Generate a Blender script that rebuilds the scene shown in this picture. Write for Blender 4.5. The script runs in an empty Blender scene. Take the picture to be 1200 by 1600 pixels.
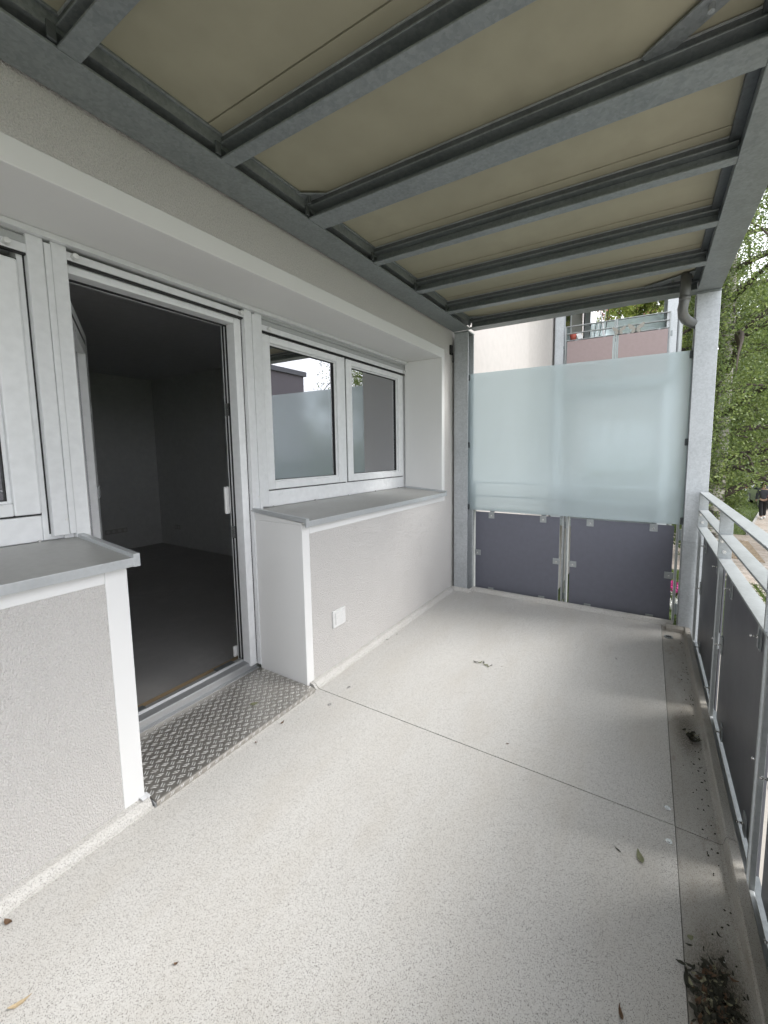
import bpy, bmesh, math, random
import numpy as np
from mathutils import Vector, Matrix
R = math.radians
random.seed(7); rng = np.random.default_rng(7)
scene = bpy.context.scene
C = scene.collection

# ------------------------------------------------------------------ camera
cam_d = bpy.data.cameras.new('camera'); cam = bpy.data.objects.new('camera', cam_d); C.objects.link(cam)
yaw, pitch, roll = R(29.5015), R(5.6412), R(-0.3284)
fw = Vector((-math.sin(yaw)*math.cos(pitch), math.cos(yaw)*math.cos(pitch), -math.sin(pitch)))
rt0 = Vector((math.cos(yaw), math.sin(yaw), 0)); up0 = rt0.cross(fw)
rt = rt0*math.cos(roll) + up0*math.sin(roll); up = up0*math.cos(roll) - rt0*math.sin(roll)
m = Matrix((rt, up, -fw)).transposed().to_4x4(); m.translation = Vector((1.7033, 0, 1.4))
cam.matrix_world = m
cam_d.sensor_width = 36; cam_d.sensor_fit = 'AUTO'
cam_d.lens = 36*623.854/1600
cam_d.shift_x = -59.776/1600; cam_d.shift_y = -33.133/1600
cam_d.clip_start = 0.02; cam_d.clip_end = 1000
scene.camera = cam
# ------------------------------------------------------------------ world, sun, exposure
SUN_EL, SUN_AZ = 45, 64      # azimuth measured from +Y towards +X
world = bpy.data.worlds.new('World'); scene.world = world; world.use_nodes = True
wn = world.node_tree; wn.nodes.clear()
out = wn.nodes.new('ShaderNodeOutputWorld'); bg = wn.nodes.new('ShaderNodeBackground')
sky = wn.nodes.new('ShaderNodeTexSky'); sky.sky_type = 'NISHITA'; sky.sun_disc = False
sky.sun_elevation = R(SUN_EL); sky.sun_rotation = R(SUN_AZ); sky.dust_density = 4; sky.air_density = 1.0
tc = wn.nodes.new('ShaderNodeTexCoord'); mp = wn.nodes.new('ShaderNodeMapping'); mp.inputs['Scale'].default_value = (1, 1, 2.6)
nz = wn.nodes.new('ShaderNodeTexNoise'); nz.inputs['Scale'].default_value = 2.2; nz.inputs['Detail'].default_value = 7
nz.inputs['Roughness'].default_value = .55
cr = wn.nodes.new('ShaderNodeValToRGB'); cr.color_ramp.elements[0].position = .32; cr.color_ramp.elements[1].position = .7
cr.color_ramp.elements[0].color = (7.4, 7.7, 8.4, 1); cr.color_ramp.elements[1].color = (12.0, 12.1, 12.4, 1)
mx = wn.nodes.new('ShaderNodeMix'); mx.data_type = 'RGBA'; mx.inputs[0].default_value = .88
wn.links.new(tc.outputs['Generated'], mp.inputs[0]); wn.links.new(mp.outputs[0], nz.inputs['Vector'])
wn.links.new(nz.outputs['Fac'], cr.inputs[0]); wn.links.new(sky.outputs[0], mx.inputs[6]); wn.links.new(cr.outputs[0], mx.inputs[7])
wn.links.new(mx.outputs[2], bg.inputs[0]); bg.inputs[1].default_value = .15
wn.links.new(bg.outputs[0], out.inputs[0])
sd = bpy.data.lights.new('sun', 'SUN'); sd.energy = 1.5; sd.angle = R(20); sd.color = (1, .98, .95)
sun = bpy.data.objects.new('sun', sd); C.objects.link(sun)
sdir = Vector((math.sin(R(SUN_AZ))*math.cos(R(SUN_EL)), math.cos(R(SUN_AZ))*math.cos(R(SUN_EL)), math.sin(R(SUN_EL))))
sun.rotation_euler = sdir.to_track_quat('Z', 'Y').to_euler()
vs = scene.view_settings; vs.view_transform = 'Standard'; vs.look = 'None'; vs.gamma = 1; vs.use_curve_mapping = False
vs.exposure = 1.10
scene.cycles.max_bounces = 10; scene.cycles.diffuse_bounces = 5; scene.cycles.transparent_max_bounces = 24
scene.cycles.transmission_bounces = 8; scene.cycles.sample_clamp_indirect = 6

# ------------------------------------------------------------------ material helpers
class NT:
    def __init__(s, name):
        s.m = bpy.data.materials.new(name); s.m.use_nodes = True; s.t = s.m.node_tree; s.t.nodes.clear()
        s.o = s.n('OutputMaterial'); s.tc = s.n('TexCoord')
    def n(s, typ, **kw):
        nd = s.t.nodes.new('ShaderNode'+typ)
        for k, v in kw.items():
            if k in nd.inputs: s.put(nd.inputs[k], v)
            else: setattr(nd, k, v)
        return nd
    def put(s, sock, v):
        if isinstance(v, bpy.types.NodeSocket): s.t.links.new(v, sock)
        else:
            if isinstance(v, tuple) and len(v) == 3 and sock.type == 'RGBA': v = (*v, 1)
            sock.default_value = v
    def obj(s): return s.tc.outputs['Object']
    def noise(s, scale, detail=4, rough=.5, vec=None, dist=0):
        nd = s.n('TexNoise'); nd.inputs['Scale'].default_value = scale; nd.inputs['Detail'].default_value = detail
        nd.inputs['Roughness'].default_value = rough; nd.inputs['Distortion'].default_value = dist
        s.t.links.new(vec or s.obj(), nd.inputs['Vector']); return nd.outputs['Fac']
    def ramp(s, fac, *st):
        nd = s.n('ValToRGB'); e = nd.color_ramp.elements
        for i, (p, c) in enumerate(st):
            if i > 1: e.new(p)
            e[i].position = p; e[i].color = (c, c, c, 1) if isinstance(c, (int, float)) else (*c, 1)
        s.t.links.new(fac, nd.inputs[0]); return nd.outputs[0]
    def mix(s, f, a, b, mode='MIX'):
        nd = s.n('Mix'); nd.data_type = 'RGBA'; nd.blend_type = mode
        s.put(nd.inputs[0], f); s.put(nd.inputs[6], a); s.put(nd.inputs[7], b); return nd.outputs[2]
    def math(s, op, a, b=0.0, c=0.0):
        nd = s.n('Math'); nd.operation = op; s.put(nd.inputs[0], a); s.put(nd.inputs[1], b); s.put(nd.inputs[2], c); return nd.outputs[0]
    def maprange(s, v, a, b, c=0.0, d=1.0):
        nd = s.n('MapRange'); s.put(nd.inputs[0], v); nd.inputs[1].default_value = a; nd.inputs[2].default_value = b
        nd.inputs[3].default_value = c; nd.inputs[4].default_value = d; return nd.outputs[0]
    def scaled(s, sc, rot=(0, 0, 0)):
        nd = s.n('Mapping'); nd.inputs['Scale'].default_value = sc; nd.inputs['Rotation'].default_value = rot
        s.t.links.new(s.obj(), nd.inputs[0]); return nd.outputs[0]
    def bump(s, h, strength=.3, dist=.002):
        nd = s.n('Bump'); nd.inputs['Strength'].default_value = strength; nd.inputs['Distance'].default_value = dist
        s.t.links.new(h, nd.inputs['Height']); return nd.outputs[0]
    def pbr(s, col, rough=.6, metal=0., normal=None, **kw):
        p = s.n('BsdfPrincipled'); s.put(p.inputs['Base Color'], col); s.put(p.inputs['Roughness'], rough); s.put(p.inputs['Metallic'], metal)
        if normal is not None: s.t.links.new(normal, p.inputs['Normal'])
        for k, v in kw.items(): s.put(p.inputs[k.replace('_', ' ')], v)
        s.t.links.new(p.outputs[0], s.o.inputs[0]); s.p = p; return s.m
M = {}
def simple(name, col, rough=.5, metal=0., var=.12, scale=6., bumps=0.):
    t = NT(name); f = t.noise(scale, 5, .6)
    c = t.mix(f, tuple(x*(1-var) for x in col), tuple(min(1, x*(1+var)) for x in col))
    g = t.noise(scale*9, 3)
    c = t.mix(t.maprange(g, .35, .75), c, tuple(x*.92 for x in col))
    nb = t.bump(t.noise(scale*30, 3), bumps, .001) if bumps else None
    M[name] = t.pbr(c, t.maprange(f, .3, .7, rough-.06, rough+.06), metal, nb); return M[name]

# coarse scraped render on the wall
t = NT('coarse_plaster')
v = t.scaled((1, 1.25, .8), (R(28), 0, 0))
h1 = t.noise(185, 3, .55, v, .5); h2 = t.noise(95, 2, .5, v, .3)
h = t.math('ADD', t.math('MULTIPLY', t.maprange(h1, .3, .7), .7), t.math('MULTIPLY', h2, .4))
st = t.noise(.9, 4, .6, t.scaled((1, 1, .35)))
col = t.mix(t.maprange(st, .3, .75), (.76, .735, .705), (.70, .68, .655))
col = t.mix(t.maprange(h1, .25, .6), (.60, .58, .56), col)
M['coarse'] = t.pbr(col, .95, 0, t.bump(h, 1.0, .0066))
t = NT('smooth_plaster')
st = t.noise(1.2, 4, .6, t.scaled((1, 1, .3)))
col = t.mix(t.maprange(st, .3, .8), (.765, .765, .755), (.72, .72, .71))
M['smooth'] = t.pbr(col, .85, 0, t.bump(t.noise(130, 4, .6), .22, .002))
# speckled terrazzo-like deck
def deck(name, dirt):
    t = NT(name)
    def specks(scale, lo, thr):
        vo = t.n('TexVoronoi'); vo.inputs['Scale'].default_value = scale; vo.inputs['Randomness'].default_value = 1
        wv = t.n('Mix'); wv.data_type = 'RGBA'; wv.inputs[0].default_value = .004
        nn = t.n('TexNoise'); nn.inputs['Scale'].default_value = scale*1.4; t.t.links.new(t.obj(), nn.inputs['Vector'])
        t.t.links.new(t.obj(), wv.inputs[6]); t.t.links.new(nn.outputs['Color'], wv.inputs[7])
        t.t.links.new(wv.outputs[2], vo.inputs['Vector'])
        near = t.math('LESS_THAN', vo.outputs['Distance'], lo)
        sp = t.n('SeparateColor'); t.t.links.new(vo.outputs['Color'], sp.inputs[0])
        return t.math('MULTIPLY', near, t.math('LESS_THAN', sp.outputs[0], thr)), sp.outputs[1]
    s1, r1 = specks(430, .42, .34); s2, r2 = specks(700, .45, .42)
    big = t.noise(1.1, 5, .6)
    base = t.mix(t.maprange(big, .3, .7), (.605, .595, .57), (.66, .65, .625))
    base = t.mix(t.maprange(t.noise(300, 2), .3, .7), base, (.52, .51, .485))
    fine = t.mix(r2, (.30, .275, .25), (.46, .43, .39))
    base = t.mix(t.math('MULTIPLY', s2, .8), base, fine)
    base = t.mix(s1, base, t.mix(r1, (.045, .043, .04), (.19, .175, .16)))
    g = t.noise(3.0, 6, .65, t.scaled((1.6, .5, 1)))
    if dirt:
        base = t.mix(.44, base, (.255, .24, .205))
        base = t.mix(t.math('MULTIPLY', t.maprange(g, .42, .72), .55), base, (.25, .21, .155))
        g2 = t.noise(9, 5, .7, t.scaled((1.2, .5, 1)))
        base = t.mix(t.math('MULTIPLY', t.maprange(g2, .56, .72), .5), base, (.16, .125, .08))
    else:
        base = t.mix(t.math('MULTIPLY', t.maprange(g, .45, .75), .38), base, (.44, .405, .35))
    bh = t.noise(200, 3, .6)
    M[name] = t.pbr(base, t.maprange(t.noise(2.2, 5, .65), .3, .7, .48, .72), 0, t.bump(bh, .25, .0012), Specular_IOR_Level=.35)
deck('deck', False); deck('deck_dirty', True)
# galvanised steel: faint spangle, streaks, milky patches
def galv(name, lo, hi, rough, metal=.45):
    t = NT(name)
    vo = t.n('TexVoronoi'); vo.inputs['Scale'].default_value = 95; t.t.links.new(t.obj(), vo.inputs['Vector'])
    sp = t.n('SeparateColor'); t.t.links.new(vo.outputs['Color'], sp.inputs[0])
    a = t.noise(5, 6, .65, t.scaled((1, 1, 1))); b = t.noise(38, 5, .7)
    f = t.math('ADD', t.math('MULTIPLY', sp.outputs[0], .22), t.math('ADD', t.math('MULTIPLY', a, .55), t.math('MULTIPLY', b, .5)))
    f = t.maprange(f, .35, .95)
    col = t.mix(f, lo, hi)
    spot = t.maprange(t.noise(70, 4, .7), .66, .74)
    col = t.mix(t.math('MULTIPLY', spot, .5), col, tuple(x*.45 for x in lo))
    M[name] = t.pbr(col, t.maprange(f, 0, 1, rough-.08, rough+.1), metal, t.bump(b, .12, .001))
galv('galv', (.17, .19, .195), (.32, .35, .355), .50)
galv('galv_column_lit', (.36, .38, .395), (.57, .60, .62), .5, .35)  # same steel as galv, side light on the columns put into the colour
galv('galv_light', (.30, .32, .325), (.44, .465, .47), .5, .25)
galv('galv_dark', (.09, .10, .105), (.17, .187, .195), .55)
simple('pvc_white', (.80, .81, .82), .32, 0, .03, 3)
simple('alu_white', (.72, .73, .74), .38, 0, .04, 4)
simple('sill_alu', (.45, .45, .435), .45, .25, .06, 5, .1)
simple('sill_edge', (.54, .56, .57), .38, .35, .05, 8)
simple('blind_grey', (.42, .43, .43), .5, 0, .05, 9)
simple('gasket', (.012, .012, .013), .6, 0, .1, 9)
simple('anthracite', (.145, .150, .185), .42, 0, .06, 2.5, .06)
simple('side_panel', (.115, .117, .13), .42, 0, .08, 2.5, .06)
simple('mauve', (.285, .222, .218), .5, 0, .04, 2)
simple('soffit', (.34, .325, .238), .7, 0, .24, .9, .3)
simple('alu_plate', (.47, .445, .41), .34, .75, .25, 6, .1)
simple('alu_bar', (.90, .89, .87), .30, .8, .05, 40)
simple('alu_profile', (.40, .41, .42), .45, .55, .06, 12)
simple('wood_strip', (.30, .22, .13), .7, 0, .25, 20, .2)
simple('plastic_white', (.70, .70, .69), .35, 0, .02, 6)
simple('plastic_grey', (.55, .55, .53), .4, 0, .05, 6)
simple('stainless', (.62, .62, .61), .25, 1, .05, 30)
simple('zinc_pipe', (.17, .175, .17), .5, .5, .2, 14, .1)
simple('black_iron', (.02, .02, .02), .5, .3, .2, 20)
simple('room_wall', (.74, .75, .74), .9, 0, .06, 2, .1)
simple('room_ceiling', (.62, .63, .64), .9, 0, .05, 2, .1)
simple('room_floor', (.42, .41, .40), .45, 0, .45, 1.6, .3)
simple('rubber', (.02, .02, .02), .8, 0, .1, 20)
simple('dimmed_render', (.47, .445, .425), .92, 0, .05, 1.2, .3)  # facade render darkened in colour to offset the full skylight
simple('paver', (.42, .375, .33), .9, 0, .22, 4, .2)
simple('kerb_stone', (.40, .39, .37), .9, 0, .12, 6, .3)
simple('far_building', (.17, .155, .17), .85, 0, .06, .3)
simple('leaf_brown', (.13, .075, .04), .7, 0, .3, 60)
simple('leaf_dark', (.036, .036, .024), .8, 0, .4, 40)
simple('leaf_pale', (.30, .29, .19), .7, 0, .3, 50)
simple('leaf_green', (.20, .21, .12), .6, 0, .3, 60)
simple('seed_tan', (.48, .38, .24), .7, 0, .2, 60)
simple('butterfly', (.26, .25, .22), .6, 0, .3, 30)
simple('pot_red', (.45, .10, .07), .6, 0, .1, 20)
simple('card_white', (.8, .8, .8), .6, 0, .05, 10)
simple('blossom_pink', (.75, .09, .35), .6, 0, .2, 4)
simple('blossom_white', (.8, .8, .75), .6, 0, .1, 4)
simple('blossom_coral', (.6, .28, .22), .6, 0, .2, 1)
simple('cloth_black', (.018, .018, .02), .85, 0, .2, 20)
simple('cloth_jacket', (.06, .065, .08), .85, 0, .2, 20)
simple('skin', (.55, .36, .27), .55, 0, .05, 20)
simple('hair', (.05, .03, .02), .7, 0, .2, 60)
simple('shoe_white', (.75, .75, .73), .6, 0, .05, 20)
simple('car_black', (.015, .016, .02), .12, .2, .05, 2)
simple('van_white', (.78, .79, .80), .2, 0, .03, 2)
simple('car_glass', (.02, .025, .03), .05, 0, .05, 2)
simple('lamp_red', (.45, .02, .02), .2, 0, .05, 8)
# birch bark
t = NT('birch_bark')
n1 = t.noise(3.5, 2, .5, t.scaled((1, 1, 2.2))); n2 = t.noise(9, 2, .5, t.scaled((.5, .5, 3.5)))
c = t.mix(t.maprange(n1, .50, .60), (.52, .49, .44), (.075, .065, .055)); c = t.mix(t.maprange(n2, .55, .68), c, (.10, .09, .08))
M['birch_bark'] = t.pbr(c, .9, 0, t.bump(n1, .6, .02))
simple('branch_bark', (.075, .06, .05), .9, 0, .3, 8, .3)
def foliage(name, a, b, c_):
    t = NT(name); g = t.n('NewGeometry')
    col = t.ramp(g.outputs['Random Per Island'], (0, a), (.5, b), (1, c_))
    big = t.noise(.9, 3, .5)
    col = t.mix(t.maprange(big, .35, .65, 0, .5), col, a)
    p = t.n('BsdfPrincipled'); t.put(p.inputs['Base Color'], col); p.inputs['Roughness'].default_value = .5
    tr = t.n('BsdfTranslucent'); t.put(tr.inputs[0], t.mix(.5, col, (.22, .30, .04), 'ADD'))
    ms = t.n('MixShader'); ms.inputs[0].default_value = .3
    t.t.links.new(p.outputs[0], ms.inputs[1]); t.t.links.new(tr.outputs[0], ms.inputs[2]); t.t.links.new(ms.outputs[0], t.o.inputs[0])
    M[name] = t.m
foliage('birch_leaf', (.055, .09, .03), (.15, .205, .06), (.30, .35, .13))
foliage('dark_leaf', (.035, .06, .022), (.07, .11, .035), (.13, .18, .06))
foliage('yellow_leaf', (.10, .14, .03), (.20, .24, .05), (.30, .32, .08))
foliage('grass_blade', (.07, .11, .03), (.12, .17, .045), (.19, .24, .07))
# window glass: reflective double glazing in front of an unlit room
def glazing(name, ior, tint):
    t = NT(name); fr = t.n('Fresnel'); fr.inputs[0].default_value = ior
    tr = t.n('BsdfTransparent'); tr.inputs[0].default_value = (*tint, 1)
    gl = t.n('BsdfGlossy'); gl.inputs['Roughness'].default_value = .004; gl.inputs[0].default_value = (.96, .96, .99, 1)
    ms = t.n('MixShader'); t.t.links.new(fr.outputs[0], ms.inputs[0])
    t.t.links.new(tr.outputs[0], ms.inputs[1]); t.t.links.new(gl.outputs[0], ms.inputs[2]); t.t.links.new(ms.outputs[0], t.o.inputs[0])
    M[name] = t.m
glazing('window_glass', 5.2, (.66, .68, .70))
# satin etched privacy glass
t = NT('frosted_glass')
n = t.noise(1.3, 4, .5)
colf = t.mix(n, (.85, .94, .975), (.88, .955, .985))
tl = t.n('BsdfTranslucent'); t.put(tl.inputs[0], colf)
df = t.n('BsdfDiffuse'); t.put(df.inputs[0], t.mix(.0, (.76, .855, .895), colf))
rf = t.n('BsdfRefraction'); rf.inputs['Roughness'].default_value = .24; rf.inputs['IOR'].default_value = 1.12; rf.inputs[0].default_value = (.90, .96, .975, 1)
gl = t.n('BsdfGlossy'); gl.inputs['Roughness'].default_value = .12; fr = t.n('Fresnel'); fr.inputs[0].default_value = 1.45
m1 = t.n('MixShader'); m1.inputs[0].default_value = .42; t.t.links.new(tl.outputs[0], m1.inputs[1]); t.t.links.new(df.outputs[0], m1.inputs[2])
m2 = t.n('MixShader'); m2.inputs[0].default_value = .47; t.t.links.new(m1.outputs[0], m2.inputs[1]); t.t.links.new(rf.outputs[0], m2.inputs[2])
m3 = t.n('MixShader'); t.t.links.new(fr.outputs[0], m3.inputs[0]); t.t.links.new(m2.outputs[0], m3.inputs[1]); t.t.links.new(gl.outputs[0], m3.inputs[2])
t.t.links.new(m3.outputs[0], t.o.inputs[0]); M['frosted'] = t.m
# lawn ground
t = NT('lawn_soil'); a = t.noise(1.4, 6, .65); b = t.noise(35, 4, .7)
c = t.mix(t.maprange(a, .3, .7), (.060, .095, .022), (.115, .155, .04)); c = t.mix(t.maprange(b, .4, .7), c, (.045, .06, .02))
M['lawn'] = t.pbr(c, .95, 0, t.bump(b, .8, .03))
t = NT('mulch_soil'); a = t.noise(9, 6, .7, t.scaled((1, 3, 1))); c = t.mix(t.maprange(a, .35, .6), (.13, .085, .05), (.42, .33, .23))
M['mulch'] = t.pbr(c, .95, 0, t.bump(a, .8, .03))
t = NT('joint_sand'); a = t.noise(30, 4, .7); M['sand'] = t.pbr(t.mix(a, (.26, .24, .21), (.40, .37, .33)), .95)
t = NT('stain_brown'); a = t.noise(26, 6, .75)
sepn = t.n('BsdfTransparent'); pr = t.n('BsdfPrincipled'); t.put(pr.inputs['Base Color'], (.11, .085, .05)); pr.inputs['Roughness'].default_value = .9
gr = t.n('TexGradient'); gr.gradient_type = 'SPHERICAL'; t.t.links.new(t.obj(), gr.inputs[0])
al = t.math('MULTIPLY', t.maprange(a, .40, .68), t.maprange(gr.outputs['Fac'], .05, .7, 0, .95))
ms = t.n('MixShader'); t.t.links.new(al, ms.inputs[0]); t.t.links.new(sepn.outputs[0], ms.inputs[1]); t.t.links.new(pr.outputs[0], ms.inputs[2])
t.t.links.new(ms.outputs[0], t.o.inputs[0]); M['stain'] = t.m

# ------------------------------------------------------------------ mesh helpers
class MB:
    def __init__(s): s.v = []; s.f = []
    def add(s, vs, fs):
        k = len(s.v); s.v += [tuple(p) for p in vs]; s.f += [tuple(i+k for i in f) for f in fs]; return s
    def box(s, x0, x1, y0, y1, z0, z1):
        if x0 > x1: x0, x1 = x1, x0
        if y0 > y1: y0, y1 = y1, y0
        if z0 > z1: z0, z1 = z1, z0
        return s.add([(x0,y0,z0),(x1,y0,z0),(x1,y1,z0),(x0,y1,z0),(x0,y0,z1),(x1,y0,z1),(x1,y1,z1),(x0,y1,z1)],
                     [(0,3,2,1),(4,5,6,7),(0,1,5,4),(1,2,6,5),(2,3,7,6),(3,0,4,7)])
    def obox(s, c, ax, ay, az, hx, hy, hz):
        c = Vector(c); ax, ay, az = Vector(ax).normalized(), Vector(ay).normalized(), Vector(az).normalized()
        p = [c+ax*hx*i+ay*hy*j+az*hz*k for k in (-1, 1) for j in (-1, 1) for i in (-1, 1)]
        return s.add(p, [(0,2,3,1),(4,5,7,6),(0,1,5,4),(1,3,7,5),(3,2,6,7),(2,0,4,6)])
    def prism(s, poly, axis, a, b):       # poly: 2-D points in the plane normal to axis
        n = len(poly)
        def P(p, q): return {'x': (q, p[0], p[1]), 'y': (p[0], q, p[1]), 'z': (p[0], p[1], q)}[axis]
        return s.add([P(p, a) for p in poly]+[P(p, b) for p in poly],
                     [tuple(range(n))[::-1], tuple(range(n, 2*n))]+[(i, (i+1) % n, n+(i+1) % n, n+i) for i in range(n)])
    def tube(s, pts, rad, n=10, caps=True):
        pts = [Vector(p) for p in pts]; rad = [rad]*len(pts) if isinstance(rad, (int, float)) else rad
        V = []; F = []; ref = None
        for i, p in enumerate(pts):
            d = (pts[min(i+1, len(pts)-1)]-pts[max(i-1, 0)]).normalized()
            if ref is None: ref = Vector((1, 0, 0)) if abs(d.x) < .8 else Vector((0, 1, 0))
            a = d.cross(ref).normalized(); b = d.cross(a).normalized(); ref = a.cross(d)
            for k in range(n):
                w = 2*math.pi*k/n; V.append(p+(a*math.cos(w)+b*math.sin(w))*rad[i])
        for i in range(len(pts)-1):
            for k in range(n): F.append((i*n+k, i*n+(k+1) % n, (i+1)*n+(k+1) % n, (i+1)*n+k))
        if caps: F.append(tuple(range(n))); F.append(tuple(range((len(pts)-1)*n, len(pts)*n))[::-1])
        return s.add(V, F)
    def cyl(s, c, d, r, h, n=16):
        c = Vector(c); d = Vector(d).normalized(); return s.tube([c, c+d*h], r, n)
    def ball(s, c, r, n=8):
        c = Vector(c); pts = []; rr = []
        for i in range(n+1):
            a = math.pi*i/n; pts.append(c+Vector((0, 0, -math.cos(a)*r))); rr.append(max(1e-4, math.sin(a)*r))
        return s.tube(pts, rr, 10, False)
def link(o): C.objects.link(o); return o
def tag(o, label=None, cat=None, group=None, kind=None):
    if label: o['label'] = label
    if cat: o['category'] = cat
    if group: o['group'] = group
    if kind: o['kind'] = kind
    return o
def thing(name, loc, label, cat, group=None):
    o = bpy.data.objects.new(name, None); o.location = loc; o.empty_display_size = .1; link(o)
    return tag(o, label, cat, group)
def origin(o):
    p = Vector((0, 0, 0))
    while o: p += o.location; o = o.parent
    return p
def obj(name, mb, mat, parent=None, loc=None, bevel=0, smooth=False, kind=None, seg=2):
    base = Vector(loc) if loc is not None else (origin(parent) if parent else Vector((0, 0, 0)))
    me = bpy.data.meshes.new(name)
    me.from_pydata([tuple(Vector(p)-base) for p in mb.v], [], mb.f); me.materials.append(M[mat] if isinstance(mat, str) else mat)
    bm = bmesh.new(); bm.from_mesh(me); bmesh.ops.recalc_face_normals(bm, faces=bm.faces); bm.to_mesh(me); bm.free()
    if smooth:
        for p in me.polygons: p.use_smooth = True
    o = bpy.data.objects.new(name, me); link(o)
    if parent: o.parent = parent; o.location = base-origin(parent)
    else: o.location = base
    if bevel:
        b = o.modifiers.new('bevel', 'BEVEL'); b.width = bevel; b.segments = seg; b.limit_method = 'ANGLE'; b.angle_limit = R(35)
        b.harden_normals = False
    if kind: o['kind'] = kind
    return o
def dupe(o, delta=(0, 0, 0), parent=None, rec=True):
    c = o.copy(); link(c)
    c.parent = parent
    c.location = o.location+Vector(delta)
    if rec:
        for ch in [q for q in bpy.data.objects if q.parent == o]: dupe(ch, (0, 0, 0), c)
    return c
def box(*a): return MB().box(*a)

# measured levels of the place (metres, balcony floor = 0, facade plane x = 0, y along the facade)
ZL, ZLB = 2.262, 2.345           # lintel underside, top of the white surround
Y1, Y2, YR = .733, 1.613, 3.389  # door recess left / right, window recess end
XR = -.375                        # reveal depth
SOF = 2.625                       # soffit of the canopy
ZB = 2.534                        # beam underside
YL0 = -1.30                       # left end of the recess (behind the photographer)

# ================================================================== STRUCTURE: ground
g = MB().add([(-150,-150,-2.03),(150,-150,-2.03),(150,250,-2.03),(-150,250,-2.03)], [(0,1,2,3)])
tag(obj('ground', g, 'lawn'), kind='structure')
pav_poly = [(-3,13.3),(3.7,13.3),(4.4,12.5),(20,12.5),(20,45),(11.6,45),(6.98,27.26),(6.0,23.2),(5.25,20.0),(-3,19.4)]
pbase = MB().prism(pav_poly, 'z', -2.03, -2.004)
pbase.prism([(2.6, -20), (12, -20), (12, 8.0), (2.6, 8.0)], 'z', -2.03, -2.001)  # added out of view: pale ground that bounces light up to the soffits
path = tag(obj('path', pbase, 'sand'), kind='structure')
def inside(x, y, poly):
    c = False; n = len(poly)
    for i in range(n):
        x1, y1 = poly[i]; x2, y2 = poly[(i+1) % n]
        if (y1 > y) != (y2 > y) and x < (x2-x1)*(y-y1)/(y2-y1)+x1: c = not c
    return c
mul_poly = [(3.6,15.6),(4.9,15.3),(5.05,18.6),(4.4,18.9),(3.2,18.6)]
pv = MB()
for i in range(int(14/.21)):
    for j in range(int(20/.105)):
        x = -1+i*.21+(.105 if j % 2 else 0); y = 12.6+j*.105
        if inside(x+.1, y+.05, pav_poly) and not inside(x+.1, y+.05, mul_poly):
            h = -2+random.uniform(-.003, .003)
            pv.add([(x+.004,y+.004,-2.01),(x+.204,y+.004,-2.01),(x+.204,y+.099,-2.01),(x+.004,y+.099,-2.01),(x+.007,y+.007,h),(x+.201,y+.007,h),(x+.201,y+.096,h),(x+.007,y+.096,h)],
                   [(4,5,6,7),(0,1,5,4),(1,2,6,5),(2,3,7,6),(3,0,4,7)])
t = NT('paving_brick'); gg = t.n('NewGeometry')
c = t.ramp(gg.outputs['Random Per Island'], (0, (.33, .29, .25)), (.5, (.43, .38, .33)), (1, (.50, .44, .39)))
c = t.mix(t.math('MULTIPLY', t.maprange(t.noise(.5, 5, .6), .4, .7), .6), c, (.34, .25, .18))
M['brick_pav'] = t.pbr(c, .9, 0, t.bump(t.noise(60, 3), .3, .004))
obj('paving_brick', pv, 'brick_pav', path, kind='stuff')
tag(obj('mulch_bed', MB().prism(mul_poly, 'z', -2.02, -1.985), 'mulch'), 'bare brown mulch patch in the paving beyond the railing', 'flower bed')
# grass pavers near the building
gp = MB()
for i in range(7):
    for j in range(16): gp.box(3.6+i*.3, 3.6+i*.3+.22, 8.2+j*.3, 8.2+j*.3+.2, -2.03, -1.995)
tag(obj('grass_paver_field', gp, 'paver'), 'strip of concrete grass pavers below the side railing', 'paving', kind='stuff')
# kerb stones edging the path, one by one
def kerb_line(a, b, n, first):
    a, b = Vector(a), Vector(b)
    for i in range(n):
        p = a.lerp(b, (i+.5)/n); d = (b-a).normalized()
        mb = MB().obox((p.x, p.y, -1.985), d, (-d.y, d.x, 0), (0, 0, 1), (b-a).length/n/2-.006, .04, .045)
        obj('kerb_stone', mb, 'kerb_stone', kerb, bevel=.008)
kerb = thing('path_kerb', (6.9, 27.3, -2), 'low concrete kerb between lawn and the brick path, far beyond the railing', 'kerb')
kerb_line((5.25, 20.0, 0), (6.0, 23.2, 0), 4, 1); kerb_line((6.0, 23.2, 0), (6.98, 27.26, 0), 4, 1); kerb_line((6.98, 27.26, 0), (11.6, 45, 0), 18, 1)
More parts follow.
